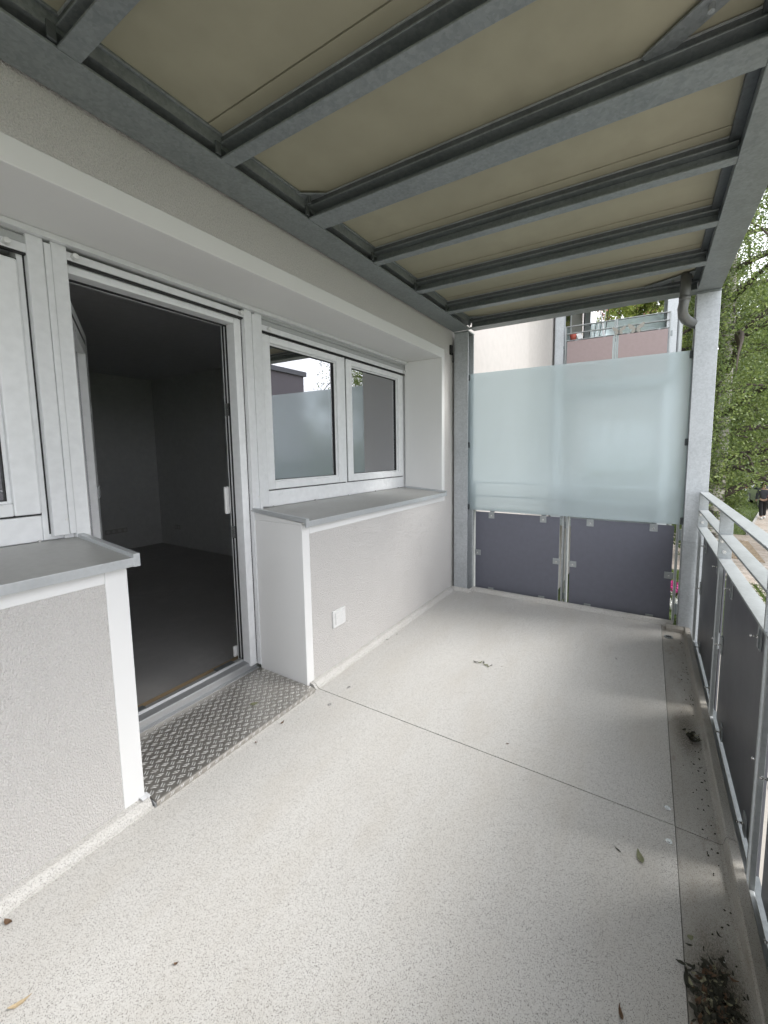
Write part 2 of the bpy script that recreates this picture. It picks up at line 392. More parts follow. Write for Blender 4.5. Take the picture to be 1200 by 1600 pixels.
# grass blades on the lawn parts in view
def blades(name, n, fx, mat, h0, h1, w, parent=None):
    x, y = fx(n); h = rng.uniform(h0, h1, n); a = rng.uniform(0, 2*np.pi, n); lean = rng.normal(0, .35, (2, n))*h
    V = np.empty((n, 3, 3)); z0 = -2.03
    V[:, 0] = np.stack([x-np.cos(a)*w, y-np.sin(a)*w, np.full(n, z0)], 1)
    V[:, 1] = np.stack([x+np.cos(a)*w, y+np.sin(a)*w, np.full(n, z0)], 1)
    V[:, 2] = np.stack([x+lean[0], y+lean[1], z0+h], 1)
    return raw(name, V.reshape(-1, 3), np.arange(3*n).reshape(n, 3), mat)
def raw(name, V, F, mat, parent=None, loc=None):
    me = bpy.data.meshes.new(name); nf, k = F.shape
    base = np.array(loc if loc is not None else (0, 0, 0), float)
    me.vertices.add(len(V)); me.vertices.foreach_set('co', (V-base).astype(np.float32).ravel())
    me.loops.add(nf*k); me.loops.foreach_set('vertex_index', F.astype(np.int32).ravel())
    me.polygons.add(nf); me.polygons.foreach_set('loop_start', (np.arange(nf)*k).astype(np.int32))
    me.polygons.foreach_set('loop_total', np.full(nf, k, np.int32)); me.update(calc_edges=True); me.materials.append(M[mat])
    o = bpy.data.objects.new(name, me); link(o)
    if parent: o.parent = parent; o.location = Vector(base.tolist())-origin(parent)
    else: o.location = base.tolist()
    return o
def lawn_pts(n):
    xs = []; ys = []
    while len(xs) < n:
        x = random.uniform(2, 8.5); y = random.choice((random.uniform(19.5, 34), random.uniform(9, 13.2)))
        if not inside(x, y, pav_poly): xs.append(x); ys.append(y)
    return np.array(xs), np.array(ys)
tag(blades('grass', 26000, lawn_pts, 'grass_blade', .04, .11, .012), 'short lawn grass beyond the balcony and beside the path', 'grass', kind='stuff')

# ================================================================== STRUCTURE: facade building
bld = thing('apartment_building', (0, 0, -2), 'pale rendered apartment block with white-framed window recess beside the balcony', 'building')
def W(name, mb, mat, bevel=0, **k): return obj(name, mb, mat, bld, bevel=bevel, **k)
# coarse render fields (slightly proud of nothing: they form the face x = 0)
w = MB()
w.box(-.40, 0, Y2+.057, 3.80, -2, .925)        # right parapet field and wall below
w.box(-.40, 0, YR+.057, 3.80, .925, ZLB)        # right of the recess
w.box(-.40, 0, -4.4, 3.80, ZLB, 8.5)            # above
w.box(-.40, 0, -4.4, YL0-.057, .925, ZLB)
w.box(-.40, 0, -4.4, Y1-.072, -2, .925)
w.box(-.40, 0, Y1-.072, Y2+.057, -2, -.10)
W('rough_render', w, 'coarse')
s = MB()                                          # smooth white surround, 1.5 mm proud
s.box(XR-.03, .0015, YL0-.057, YR+.057, ZL, ZLB)  # lintel band + soffit
s.box(XR-.03, .0015, YR, YR+.057, .925, ZL)       # right band + reveal
s.box(XR-.03, .0015, YL0-.057, YL0, .925, ZL)
s.box(XR-.03, .0015, Y2, Y2+.057, -.1, .985)      # parapet end right of the door
s.box(XR-.03, .0015, Y2+.057, YR, .925, .985)
s.box(XR-.03, .0015, Y1-.072, Y1, -.1, .985)      # parapet end left of the door
s.box(XR-.03, .0015, YL0, Y1-.072, .925, .985)
for a_, b_ in ((Y2, YR), (YL0, Y1)): s.prism([(XR-.02, .9855), (-.001, .9855), (-.001, .997), (XR-.02, 1.030)], 'y', a_+.0005, b_-.0005)
W('white_surround', s, 'smooth', .003)
W('facade_continued', box(-.40, 0, 3.803, 6.415, -2, 8.5), 'dimmed_render')  # same facade running on, colour darkened against strong skylight
W('far_wall', MB().box(-.5, -.09, 6.415, 12.6, -2, 8.5), 'dimmed_render')
W('lamp_bracket', MB().obox((.05, 6.36, 3.62), (1, 0, .2), (0, 1, 0), (0, 0, 1), .06, .015, .03), 'black_iron', .004)
# window sills (aluminium, with raised end caps)
def sill(y0, y1, name='window_sill'):
    o = W(name, MB().prism([(-.415, 1.046), (.050, 1.011), (.050, 1.006), (-.415, 1.04)], 'y', y0, y1), 'sill_alu')
    def P(n, mb, mat='sill_edge', bv=.0015): return obj(n, mb, mat, o, bevel=bv)
    P('sill_nose', box(.0505, .0545, y0, y1, .980, 1.0135))
    for a, b in ((y0-.004, y0+.018), (y1-.018, y1+.004)):
        P('end_cap', MB().prism([(-.40, 1.060), (.056, 1.027), (.056, .978), (.044, .978), (.040, 1.004), (-.40, 1.036)], 'y', a, b))
    for k in range(5):
        y = y0+.16+k*(y1-y0-.3)/4; P('sill_screw', MB().cyl((-.405, y, 1.052), (1, 0, 0), .005, .006, 8), 'stainless', 0)
    return o
s1 = sill(1.600, 3.385); s2 = sill(YL0+.01, .752)
tag(s1, 'grey aluminium sill on the parapet right of the door'); tag(s2, 'grey aluminium sill on the parapet left of the door')
# windows: frame > sash, pane, gasket, blind parts
def hollow(x0, x1, y0, y1, z0, z1, l, r, b, t_):
    mb = MB()
    mb.box(x0, x1, y0, y0+l, z0, z1); mb.box(x0, x1, y1-r, y1, z0, z1)
    mb.box(x0, x1, y0+l, y1-r, z0, z0+b); mb.box(x0, x1, y0+l, y1-r, z1-t_, z1); return mb
def window(y0, y1, sashes, bar_z, label, knobs):
    f = W('window', hollow(-.50, -.432, y0, y1, 1.045, 2.235, .07, .065, .105, .06), 'pvc_white', .004); tag(f, label)
    def P(n, mb, mat='pvc_white', bv=.003, **k): return obj(n, mb, mat, f, bevel=bv, **k)
    for q in range(len(sashes)-1): P('mullion', box(-.50, -.4325, sashes[q][1]+.0075, sashes[q+1][0]-.0075, 1.151, 2.144), bv=.001)
    for a, b in sashes:
        P('gasket', hollow(-.455, -.4335, a-.0065, b+.0065, 1.152, 2.143, .02, .02, .02, .02), 'gasket', 0)
        P('sash', hollow(-.50, -.420, a, b, 1.158, 2.137, .066, .080, .050, .046), bv=.006)
        P('glazing_bead', hollow(-.47, -.440, a+.0655, b-.0795, 1.2075, 2.0915, .012, .012, .010, .010), bv=.002)
        P('glazing_gasket', hollow(-.47, -.4445, a+.077, b-.091, 1.217, 2.082, .004, .004, .004, .004), 'gasket', 0)
        P('window_pane', box(-.462, -.456, a+.066, b-.08, 1.208, 2.091), 'window_glass', 0)
    # raised roller blind: slats, bottom bar, stoppers
    for k in range(2): P('blind_slat', box(-.4225, -.412, y0+.05, y1-.03, bar_z+.034+k*.034, bar_z+.066+k*.034), 'blind_grey', .004)
    P('blind_bottom_bar', box(-.428, -.404, y0+.05, y1-.03, bar_z, bar_z+.033), 'alu_white', .003)
    P('blind_seal', box(-.425, -.408, y0+.05, y1-.03, bar_z-.007, bar_z-.0005), 'gasket', 0)
    for y in knobs: P('blind_stopper', MB().cyl((-.404, y, bar_z+.015), (1, 0, 0), .011, .028, 12), 'plastic_white', .003)
    return f
window(1.664, 3.452, [(1.735, 2.505), (2.540, 3.376)], 2.150, 'double casement white window right of the open door', (1.775, 3.36))
window(YL0-.02, .70, [(YL0+.06, -.32), (-.28, .634)], 2.165, 'white casement window left of the open door, cut by the photo edge', (YL0+.1, .60))
# guide-rail posts and header bar
W('header_trim', box(-.43, XR+.001, YL0, YR, 2.238, ZL-.001), 'alu_white', .002)
def guides(ya, yb, ydoor, side):
    # two blind guide rails joined by a cover strip
    mid = (ya+yb)/2; cw = .011
    a = W('guide_rail', box(-.445, -.3985, ya, mid-cw, (.05 if side == 'R' else 1.062), 2.2375), 'alu_white', .003)
    b = W('guide_rail', box(-.445, -.3985, mid+cw, yb, (1.056 if side == 'R' else .05), 2.2375), 'alu_white', .003)
    c = W('cover_strip', box(-.45, -.3945, mid-cw+.0008, mid+cw-.0008, 1.064 if side == 'L' else .05, 2.225), 'alu_white', .002)
    for q, yy in ((a, ya), (b, yb)):
        obj('guide_seal', box(-.449, -.430, yy-.005, yy+.005, 1.07 if (q is a) != (side == 'R') else .06, 2.236), 'gasket', q)
    obj('screw_cap', MB().cyl((-.3985, ya+.045, 1.126), (1, 0, 0), .006, .003, 10), 'plastic_white', a)
guides(.658, .782, .782, 'L'); guides(1.605, 1.727, 1.605, 'R')
# ------------- balcony door
door = W('balcony_door', MB().box(-.505, -.43, .700, .792, .05, 2.18).box(-.505, -.43, 1.556, 1.611, .05, 2.18).box(-.505, -.43, .792, 1.556, 2.146, 2.18), 'pvc_white', .004)
tag(door, 'white balcony door with its leaf swung inwards')
def D(n, mb, mat='pvc_white', bv=.003): return obj(n, mb, mat, door, bevel=bv)
D('rebate', box(-.56, -.506, 1.560, 1.60, .06, 2.16)); D('rebate', box(-.56, -.506, .70, .786, .06, 2.16)); D('rebate', box(-.56, -.506, .786, 1.560, 2.150, 2.17))
D('gasket', box(-.5065, -.4985, 1.550, 1.5565, .08, 2.148), 'gasket', 0); D('gasket', box(-.54, -.532, 1.5535, 1.5605, .08, 2.15), 'gasket', 0)
D('gasket', box(-.512, -.4985, .792, 1.556, 2.1395, 2.146), 'gasket', 0)
D('blind_bottom_bar', box(-.428, -.404, .776, 1.606, 2.190, 2.222), 'alu_white', .003)
D('blind_seal', box(-.426, -.410, .776, 1.606, 2.181, 2.1895), 'gasket', 0)
for y in (.805, 1.578): D('blind_stopper', MB().cyl((-.404, y, 2.206), (1, 0, 0), .011, .028, 12), 'plastic_white', .003)
for z in (1.62, .87): D('strike_plate', box(-.545, -.505, 1.5525, 1.5595, z, z+.075), 'stainless', .001)
D('lock_keep', box(-.575, -.556, 1.53, 1.559, 1.02, 1.19), 'plastic_white', .006)
D('lock_keep', box(-.575, -.556, 1.535, 1.559, .09, .16), 'plastic_white', .004)
# threshold
D('threshold', MB().prism([(-.53, .085), (-.50, .085), (-.495, .073), (-.447, .069), (-.443, .066), (-.442, .030), (-.4185, .027), (-.4185, -.02), (-.53, -.02)], 'y', .735, 1.612), 'alu_profile', .002)
D('wood_strip', box(-.62, -.531, .74, 1.612, -.03, .055), 'wood_strip', .003)
for y in (.93, 1.44): D('floor_latch', box(-.545, -.505, y-.06, y+.06, .0835, .0885), 'galv_dark', .002)
# the open leaf, hinged left, turned into the room
hx, hy = -.505, .812; ang = R(65)
dv = Vector((-math.sin(ang), math.cos(ang), 0)); nv = Vector((math.cos(ang), math.sin(ang), 0))
def leafbox(a0, a1, n0, n1, z0, z1):
    c = Vector((hx, hy, 0))+dv*(a0+a1)/2+nv*(n0+n1)/2+Vector((0, 0, (z0+z1)/2))
    return MB().obox(c, dv, nv, (0, 0, 1), abs(a1-a0)/2, abs(n1-n0)/2, abs(z1-z0)/2)
def leafhollow(a0, a1, n0, n1, z0, z1, wd, b):
    mb = MB()
    for q in (leafbox(a0, a0+wd, n0, n1, z0, z1), leafbox(a1-wd, a1, n0, n1, z0, z1), leafbox(a0+wd, a1-wd, n0, n1, z0, z0+b), leafbox(a0+wd, a1-wd, n0, n1, z1-wd, z1)):
        mb.add(q.v, q.f)
    return mb
D('door_leaf', leafhollow(0, .765, -.07, .0005, .10, 2.085, .048, .10), 'pvc_white', .004)
D('leaf_gasket', leafhollow(.0485, .7165, -.06, -.0003, .2005, 2.0365, .020, .020), 'gasket', 0)
D('inner_frame', leafhollow(.069, .696, -.065, .0003, .221, 2.016, .060, .060), 'pvc_white', .003)
D('door_pane', leafbox(.13, .635, -.04, -.034, .282, 1.955), 'window_glass', 0)
for a0, a1 in ((.655, .698), (.735, .785)):
    hg = leafbox(a0, a1, .0005, .007, 1.135, 1.205); D('leaf_catch', hg, 'alu_profile', .001)
    for zz in (1.15, 1.19): D('catch_screw', MB().cyl(Vector((hx, hy, zz))+dv*(a0+a1)/2+nv*.007, nv, .004, .001, 8), 'gasket', 0)
D('door_handle', leafbox(.72, .74, -.125, -.07, 1.08, 1.10), 'plastic_white', .004)
D('door_handle', leafbox(.62, .74, -.135, -.118, 1.075, 1.10), 'plastic_white', .006)
# ------------- checker plate step
step = thing('checker_plate_step', (-.15, 1.17, .04), 'dusty aluminium checker-plate step in front of the open door', 'door step')
pl = MB().prism([(-.418, .024), (.057, .024), (.062, .022), (.064, .018), (.064, .001), (.060, .001), (.060, .016), (.056, .0195), (-.418, .0195)], 'y', .745, 1.6115)
obj('tread_plate', pl, 'alu_plate', step)
bars = MB()
def dash(cx, cy, ang, L, wd, hgt, plane):
    c, s_ = math.cos(ang), math.sin(ang); pts = [(-L/2, 0, 0), (-L*.22, -wd/2, 0), (L*.22, -wd/2, 0), (L/2, 0, 0), (L*.22, wd/2, 0), (-L*.22, wd/2, 0), (-L*.22, 0, hgt), (L*.22, 0, hgt)]
    out_ = []
    for x, y, z in pts:
        a, b = cx+x*c-y*s_, cy+x*s_+y*c
        out_.append((a, b, .0242+z) if plane == 't' else (.0642+z, a, b))
    bars.add(out_, [(0,1,6),(1,2,7,6),(2,3,7),(3,4,7),(4,5,6,7),(5,0,6)])
a = .0216
for i in range(24):
    for j in range(41):
        if i % 2 != j % 2: continue
        cx, cy = .045-i*a, .757+j*a
        if cx < -.40 or cy > 1.600: continue
        th = R(45) if i % 2 else R(-45)
        for sgn in (-1, 1):
            ox, oy = -math.sin(th)*.0047*sgn, math.cos(th)*.0047*sgn
            sh = .0022*sgn
            dash(cx+ox+math.cos(th)*sh, cy+oy+math.sin(th)*sh, th, .0275, .0050, .0024, 't')
for j in range(22):
    for sgn in (-1, 1):
        dash(.765+j*.0388+.0040*sgn, .0115, R(62), .020, .0042, .0016, 'f')
obj('raised_dash', bars, 'alu_bar', step, kind='stuff')
obj('edge_angle', MB().prism([(.030, .019), (.063, .019), (.063, .001), (.030, .001)], 'y', .7405, .7445), 'alu_profile', step, bevel=.001)
tag(obj('corner_bracket', MB().box(-.005, .022, .737, .741, -.0, .038).box(-.005, .03, .712, .741, .036, .040), 'alu_white', bevel=.001), 'small pale metal bracket at the foot of the left parapet', 'bracket')
# ------------- wall outlet cover on the right parapet
oc = thing('outlet_cover', (0, 1.895, .34), 'square white blank socket cover on the right parapet', 'socket')
obj('cover_frame', box(0, .012, 1.838, 1.956, .283, .395), 'plastic_white', oc, bevel=.003)
obj('cover_plate', box(.012, .0165, 1.858, 1.936, .303, .377), 'plastic_white', oc, bevel=.002)
obj('screw', MB().cyl((.0165, 1.868, .342), (1, 0, 0), .003, .001, 8), 'plastic_grey', oc)
# ------------- hook on the wall by the left column
hk = thing('wall_hook', (0, 3.57, 2.36), 'black iron hook with a small ring on the wall beside the far left column', 'hook')
obj('hook_plate', box(0.001, .02, 3.55, 3.59, 2.32, 2.41), 'black_iron', hk, bevel=.003)
ring = [(.022+.0, 3.585+math.cos(k/12*2*math.pi)*.016, 2.275+math.sin(k/12*2*math.pi)*.024) for k in range(13)]
obj('ring', MB().tube(ring, .003, 6), 'black_iron', hk, smooth=True)
obj('hook_arm', MB().tube([(.01, 3.57, 2.36), (.025, 3.577, 2.33), (.022, 3.585, 2.30)], .005, 8), 'black_iron', hk, smooth=True)

# ================================================================== ROOM behind the facade
def stc(name, mb, mat): return tag(obj(name, mb, mat), kind='structure')
RX, RY0, RY1, RZ = -5.02, -3.2, 3.42, 2.51
stc('room_floor', box(RX, -.50, RY0, RY1, -.13, -.03), 'room_floor')
stc('room_ceiling', box(RX, -.40, RY0, RY1, RZ, RZ+.1), 'room_ceiling')
stc('room_wall', box(RX-.1, RX, RY0, RY1, -.03, RZ), 'room_wall')
stc('room_wall', box(RX, -.40, RY1, RY1+.1, -.03, RZ), 'room_wall')
stc('room_wall', box(RX, -.40, RY0-.1, RY0, -.03, RZ), 'room_wall')
lin = MB().box(-.56, -.405, RY0, YL0, -.03, RZ).box(-.56, -.505, YL0, .70, -.03, 1.05).box(-.56, -.505, 1.61, RY1, -.03, 1.05).box(-.56, -.405, YL0, RY1, 2.262, RZ).box(-.56, -.507, YL0, RY1, 2.18, 2.262)
stc('room_wall', lin, 'room_wall')
def sock(c, n, axis, label):
    t_ = thing('wall_socket', c, label, 'socket', 'sockets low on the room walls')
    for k in range(n):
        o = k*.071
        if axis == 'y':
            obj('socket_plate', box(c[0], c[0]+.01, c[1]+o, c[1]+o+.069, c[2], c[2]+.07), 'plastic_grey', t_, bevel=.003)
            obj('socket_well', MB().cyl((c[0]+.01, c[1]+o+.035, c[2]+.035), (1, 0, 0), .021, .002, 16), 'plastic_white', t_)
        else:
            obj('socket_plate', box(c[0]+o, c[0]+o+.069, c[1]-.01, c[1], c[2], c[2]+.07), 'plastic_grey', t_, bevel=.003)
            obj('socket_well', MB().cyl((c[0]+o+.035, c[1]-.01, c[2]+.035), (0, -1, 0), .021, .002, 16), 'plastic_white', t_)
sock((RX, 2.66, .23), 4, 'y', 'row of sockets low on the back wall of the dark room')
sock((-4.62, RY1, .23), 2, 'x', 'pair of sockets low on the side wall of the dark room')

# ================================================================== BALCONY FLOOR
EB = MB().box(1.985, 2.10, -2.45, 3.60, -.30, -.125)
YB = [-2.35, -.35, 1.65, 3.655]
fl = tag(obj('balcony_floor', box(.0, 2.03, -2.35, 3.66, -.12, -.022), 'galv_dark'), kind='structure')
obj('edge_beam', EB.box(2.0375, 2.10, -2.45, 3.60, -.125, -.075), 'galv_dark', fl)
for k in range(3):
    a, b = YB[k]+.002, YB[k+1]-.002
    obj('floor_panel', box(.03, 1.8485, a, b, -.021, 0), 'deck', fl, bevel=.0015)
    gm = MB().prism([(1.8505, -.0035), (1.985, -.006), (1.993, -.002), (2.000, .026), (2.006, .031), (2.034, .029), (2.037, .022), (2.037, -.10), (1.8505, -.10)], 'y', a, b)
    obj('gutter_strip', gm, 'deck_dirty', fl)
# cove upstands along the walls
def cove(y0, y1): return MB().prism([(.001, -.01), (.058, -.01), (.056, .002), (.044, .007), (.034, .021), (.024, .028), (.001, .031)], 'y', y0, y1)
obj('wall_upstand', cove(-2.35, .738), 'deck', fl); obj('wall_upstand', cove(1.632, 1.648), 'deck', fl); obj('wall_upstand', cove(1.652, 3.56), 'deck', fl)
obj('end_upstand', MB().prism([(3.563, -.01), (3.60, -.01), (3.60, .031), (3.590, .030), (3.578, .022), (3.566, .005)], 'x', .001, .205), 'deck', fl)
obj('end_upstand', MB().prism([(3.633, -.01), (3.69, -.01), (3.69, .031), (3.665, .031), (3.653, .026), (3.638, .005)], 'x', .206, 1.93), 'deck', fl)
obj('end_upstand', MB().obox((.207, 3.62, .010), (0, 1, 0), (1, 0, 0), (0, 0, 1), .04, .012, .02), 'deck', fl, bevel=.004)
obj('end_upstand', MB().prism([(3.54, -.01), (3.60, -.01), (3.60, .031), (3.565, .031), (3.55, .02)], 'x', 1.88, 1.995), 'deck_dirty', fl)
for (x, y) in ((.217, 1.566), (.204, 1.746), (1.828, 1.721), (1.826, 1.566)):
    obj('screw_cap', MB().cyl((x, y, 0), (0, 0, 1), .011, .002, 14).cyl((x, y, .002), (0, 0, 1), .005, .002, 8), 'stainless', fl)
dr = MB().cyl((1.893, 3.425, -.004), (0, 0, 1), .03, .003, 20)
obj('drain_cover', dr, 'galv', fl)
for k in range(4): obj('drain_slot', MB().obox((1.893, 3.425, -.0002), (math.cos(k*.785), math.sin(k*.785), 0), (-math.sin(k*.785), math.cos(k*.785), 0), (0, 0, 1), .02, .0025, .0008), 'gasket', fl)

# ================================================================== STEEL CANOPY, COLUMNS
def column(x0, x1, y0, y1, z0, z1, label, dz=0):
    t_ = thing('steel_column', ((x0+x1)/2, (y0+y1)/2, z0), label, 'column')
    xm = (x0+x1)/2
    obj('column_flange', box(x0, x1, y0, y0+.011, z0, z1), 'galv_column_lit', t_, bevel=.003)
    obj('column_flange', box(x0, x1, y1-.011, y1, z0, z1), 'galv_column_lit', t_, bevel=.003)
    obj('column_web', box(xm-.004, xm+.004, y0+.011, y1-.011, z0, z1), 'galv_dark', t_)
    obj('cap_plate', box(x0-.002, x1+.002, y0-.004, y1, z1+.001, z1+.013), 'galv', t_, bevel=.002)
    return t_
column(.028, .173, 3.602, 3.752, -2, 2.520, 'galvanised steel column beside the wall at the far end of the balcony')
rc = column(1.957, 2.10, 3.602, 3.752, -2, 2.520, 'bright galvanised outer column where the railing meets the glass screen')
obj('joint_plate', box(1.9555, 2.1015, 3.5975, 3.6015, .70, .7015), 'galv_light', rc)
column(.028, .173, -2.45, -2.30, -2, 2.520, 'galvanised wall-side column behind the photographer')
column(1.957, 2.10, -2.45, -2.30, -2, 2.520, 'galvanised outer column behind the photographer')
can = thing('steel_canopy', (1.05, .6, 2.52), 'galvanised beam grid with beige boards forming the roof over the balcony', 'balcony roof')
def K(n, mb, mat='galv', bv=.002, **k): return obj(n, mb, mat, can, bevel=bv, **k)
# wall beam: lower flange, web, stacked upper channel
K('wall_beam', MB().box(.023, .202, -2.45, 3.60, ZB, ZB+.010).box(.108, .118, -2.45, 3.60, ZB+.010, 2.80), 'galv')
obj('wall_beam_lip', box(.1185, .2030, -2.45, 3.60, 2.577, 2.583), 'galv', can)
K('wall_angle', MB().box(.1985, .2025, -2.45, 3.60, 2.5835, SOF+.01).box(.2025, .214, -2.45, 3.60, SOF-.006, SOF+.004), 'galv')
K('outer_beam', MB().box(1.957, 2.10, -2.45, 3.752, ZB, ZB+.010).box(1.963, 2.094, -2.45, 3.752, ZB+.010, 2.80), 'galv')
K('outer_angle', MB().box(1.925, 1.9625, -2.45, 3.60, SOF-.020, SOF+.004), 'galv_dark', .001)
beams = [(-2.36, -2.25, 1), (-1.93, -1.875, 0), (-1.43, -1.375, 0), (-.93, -.875, 0), (-.455, -.35, 1), (.077, .133, 0), (.577, .632, 0), (1.073, 1.129, 0), (1.537, 1.645, 1), (2.067, 2.116, 0), (2.573, 2.629, 0), (3.068, 3.131, 0), (3.555, 3.668, 1)]
XE0, XE1 = .2035, 1.9565
for (a, b, wide) in beams:
    K('cross_beam', MB().box(XE0, XE1, a, b, ZB+.001, ZB+.009).box(XE0, XE1, (b-.010 if not wide else (a+b)/2), (b-.004 if not wide else (a+b)/2+.007), ZB+.010, 2.592).box(XE0, XE1, a+.002, b, 2.592, 2.598), 'galv')
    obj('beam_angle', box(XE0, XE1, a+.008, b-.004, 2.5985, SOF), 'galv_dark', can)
    obj('beam_lip', box(XE0+.01, XE1-.01, a+.0045, a+.009, SOF-.006, SOF-.0005), 'galv_light', can)
# soffit boards: one large board per bay plus the narrow closing board before each beam
for i in range(len(beams)-1):
    a0, a1 = beams[i][1], beams[i+1][0]; wide = beams[i+1][2]
    if wide: K('soffit_board', box(.19, 1.962, a0-.02, a1+.02, SOF+.004, SOF+.02), 'soffit', .001)
    else:
        K('soffit_board', box(.19, 1.962, a0-.02, a1-.052, SOF+.004, SOF+.02), 'soffit', .001)
        K('closing_board', box(.19, 1.962, a1-.048, a1+.02, SOF+.002, SOF+.018), 'soffit', .001)
K('deck_slab', box(.0, 2.03, -2.45, 3.76, 2.72, 2.80), 'galv_dark', 0)
# diagonal gussets in the bay corners
for yb in (1.537, 3.555):
    s_ = 1 if yb < 2 else .7
    K('gusset_plate', MB().prism([(.203, yb), (.203, yb-.075), (.330, yb)], 'z', SOF-.012, SOF-.006), 'galv')
    obj('gusset_bolt', MB().cyl((.240, yb-.028, SOF-.045), (0, 0, 1), .008, .035, 8), 'galv_dark', can)
    d = Vector((1.962-1.64, -.215*s_-.0, 0)).normalized()
    K('brace_bar', MB().obox((1.805, yb-.085*s_, SOF-.010), d, (-d.y, d.x, 0), (0, 0, 1), .19, .032, .004), 'galv')
    obj('brace_bolt', MB().cyl((1.80, yb-.085*s_, SOF-.032), (0, 0, 1), .009, .02, 8), 'stainless', can)
# web stiffeners where beams meet the wall beam
for (a, b, wide) in beams: K('cleat', box(.2035, .2115, a-.022, a-.001, ZB+.012, 2.59), 'galv_dark', .001)
dp = thing('downpipe', (1.87, 3.45, 2.35), 'zinc downpipe elbow dropping from the roof corner into the outer column', 'pipe')
obj('pipe_bend', MB().tube([(1.878, 3.45, 2.62), (1.876, 3.45, 2.52), (1.874, 3.45, 2.44), (1.866, 3.455, 2.39), (1.872, 3.475, 2.350), (1.892, 3.52, 2.33), (1.925, 3.59, 2.325), (1.975, 3.68, 2.323)], .033, 18), 'zinc_pipe', dp, smooth=True)
obj('pipe_collar', MB().tube([(1.875, 3.45, 2.47), (1.875, 3.45, 2.44)], .0355, 18), 'zinc_pipe', dp, smooth=True)

# ================================================================== RAILINGS
def clip_parts(parent, c, axis, w_=.058, h_=.062, boltdir=-1, mat='galv_light'):
    """one flat clamp plate with its bolt; axis = plane normal"""
    x, y, z = c
    if axis == 'y':
        q = obj('clamp_plate', box(x-w_/2, x+w_/2, y-.003, y+.003, z-h_/2, z+h_/2), mat, parent, loc=c, bevel=.001)
        obj('clamp_bolt', MB().cyl((x, y-.003, z-.004), (0, -1, 0), .0075, .006, 8).cyl((x, y-.009, z-.004), (0, -1, 0), .004, .008, 8), 'stainless', q)
    else:
        q = obj('clamp_plate', box(x-.003, x+.003, y-w_/2, y+w_/2, z-h_/2, z+h_/2), mat, parent, loc=c, bevel=.001)
        obj('clamp_bolt', MB().cyl((x-.003, y, z), (-1, 0, 0), .007, .006, 8).cyl((x-.009, y, z), (-1, 0, 0), .0035, .014, 8).ball((x-.024, y, z), .0058), 'stainless', q, smooth=True)
    return q
def side_railing(ys, dy, dz, mat, label, clips=True):
    t_ = thing('side_railing', (2.07, ys[0]+dy, dz), label, 'railing')
    def P(n, mb, m_='galv_light', bv=.0015):
        mb.v = [(a, b+dy, c+dz) for a, b, c in mb.v]; return obj(n, mb, m_, t_, bevel=bv)
    y0, y1 = min(ys)-.005, max(ys)+.005
    yy = sorted(ys)
    for (z0, z1) in ((1.081, 1.091), (.951, .961), (.824, .834)):
        for i in range(len(yy)-1):
            P('rail', box(2.042, 2.100, yy[i]+.0052, yy[i+1]-.0052, z0, z1))
    for y in yy:
        P('rail_post', box(2.0415, 2.1005, y-.005, y+.005, .826, 1.0918))
        P('lower_bar', box(2.050, 2.066, y-.030, y-.020, -.04, .8235)); P('lower_bar', box(2.050, 2.066, y+.010, y+.020, -.04, .8235))
        for (xx, zz) in ((2.057, .925), (2.068, .868)):
            P('post_bolt', MB().cyl((xx, y-.0052, zz), (0, -1, 0), .0095, .003, 14).cyl((xx, y-.008, zz), (0, -1, 0), .006, .007, 6), 'stainless', 0)
    for i in range(len(yy)-1):
        a, b = yy[i]+.028, yy[i+1]-.04
        P('infill_panel', box(2.079, 2.087, a, b, -.03, .777), mat, .001)
        P('bottom_rail', box(2.047, 2.065, yy[i]+.022, yy[i+1]-.032, -.046, -.030), 'galv_light', .004)
        if clips:
            for f in (.19, .80):
                yc = a+(b-a)*f
                clip_parts(t_, (2.0755, yc+dy, .735+dz), 'x', .045, .09); clip_parts(t_, (2.0755, yc+dy, .005+dz), 'x', .045, .075)
                P('clamp_lug', box(2.068, 2.0785, yc-.022, yc-.018, .70, .823), 'galv', 0)
            clip_parts(t_, (2.0755, a+.022+dy, .37+dz), 'x', .045, .09); clip_parts(t_, (2.0755, b-.022+dy, .385+dz), 'x', .045, .09)
    return t_
side_railing([3.545, 2.56, 1.575, .59, -.395, -1.38, -2.30], 0, 0, 'side_panel', 'galvanised flat-bar side railing with dark grey infill panels on the right')
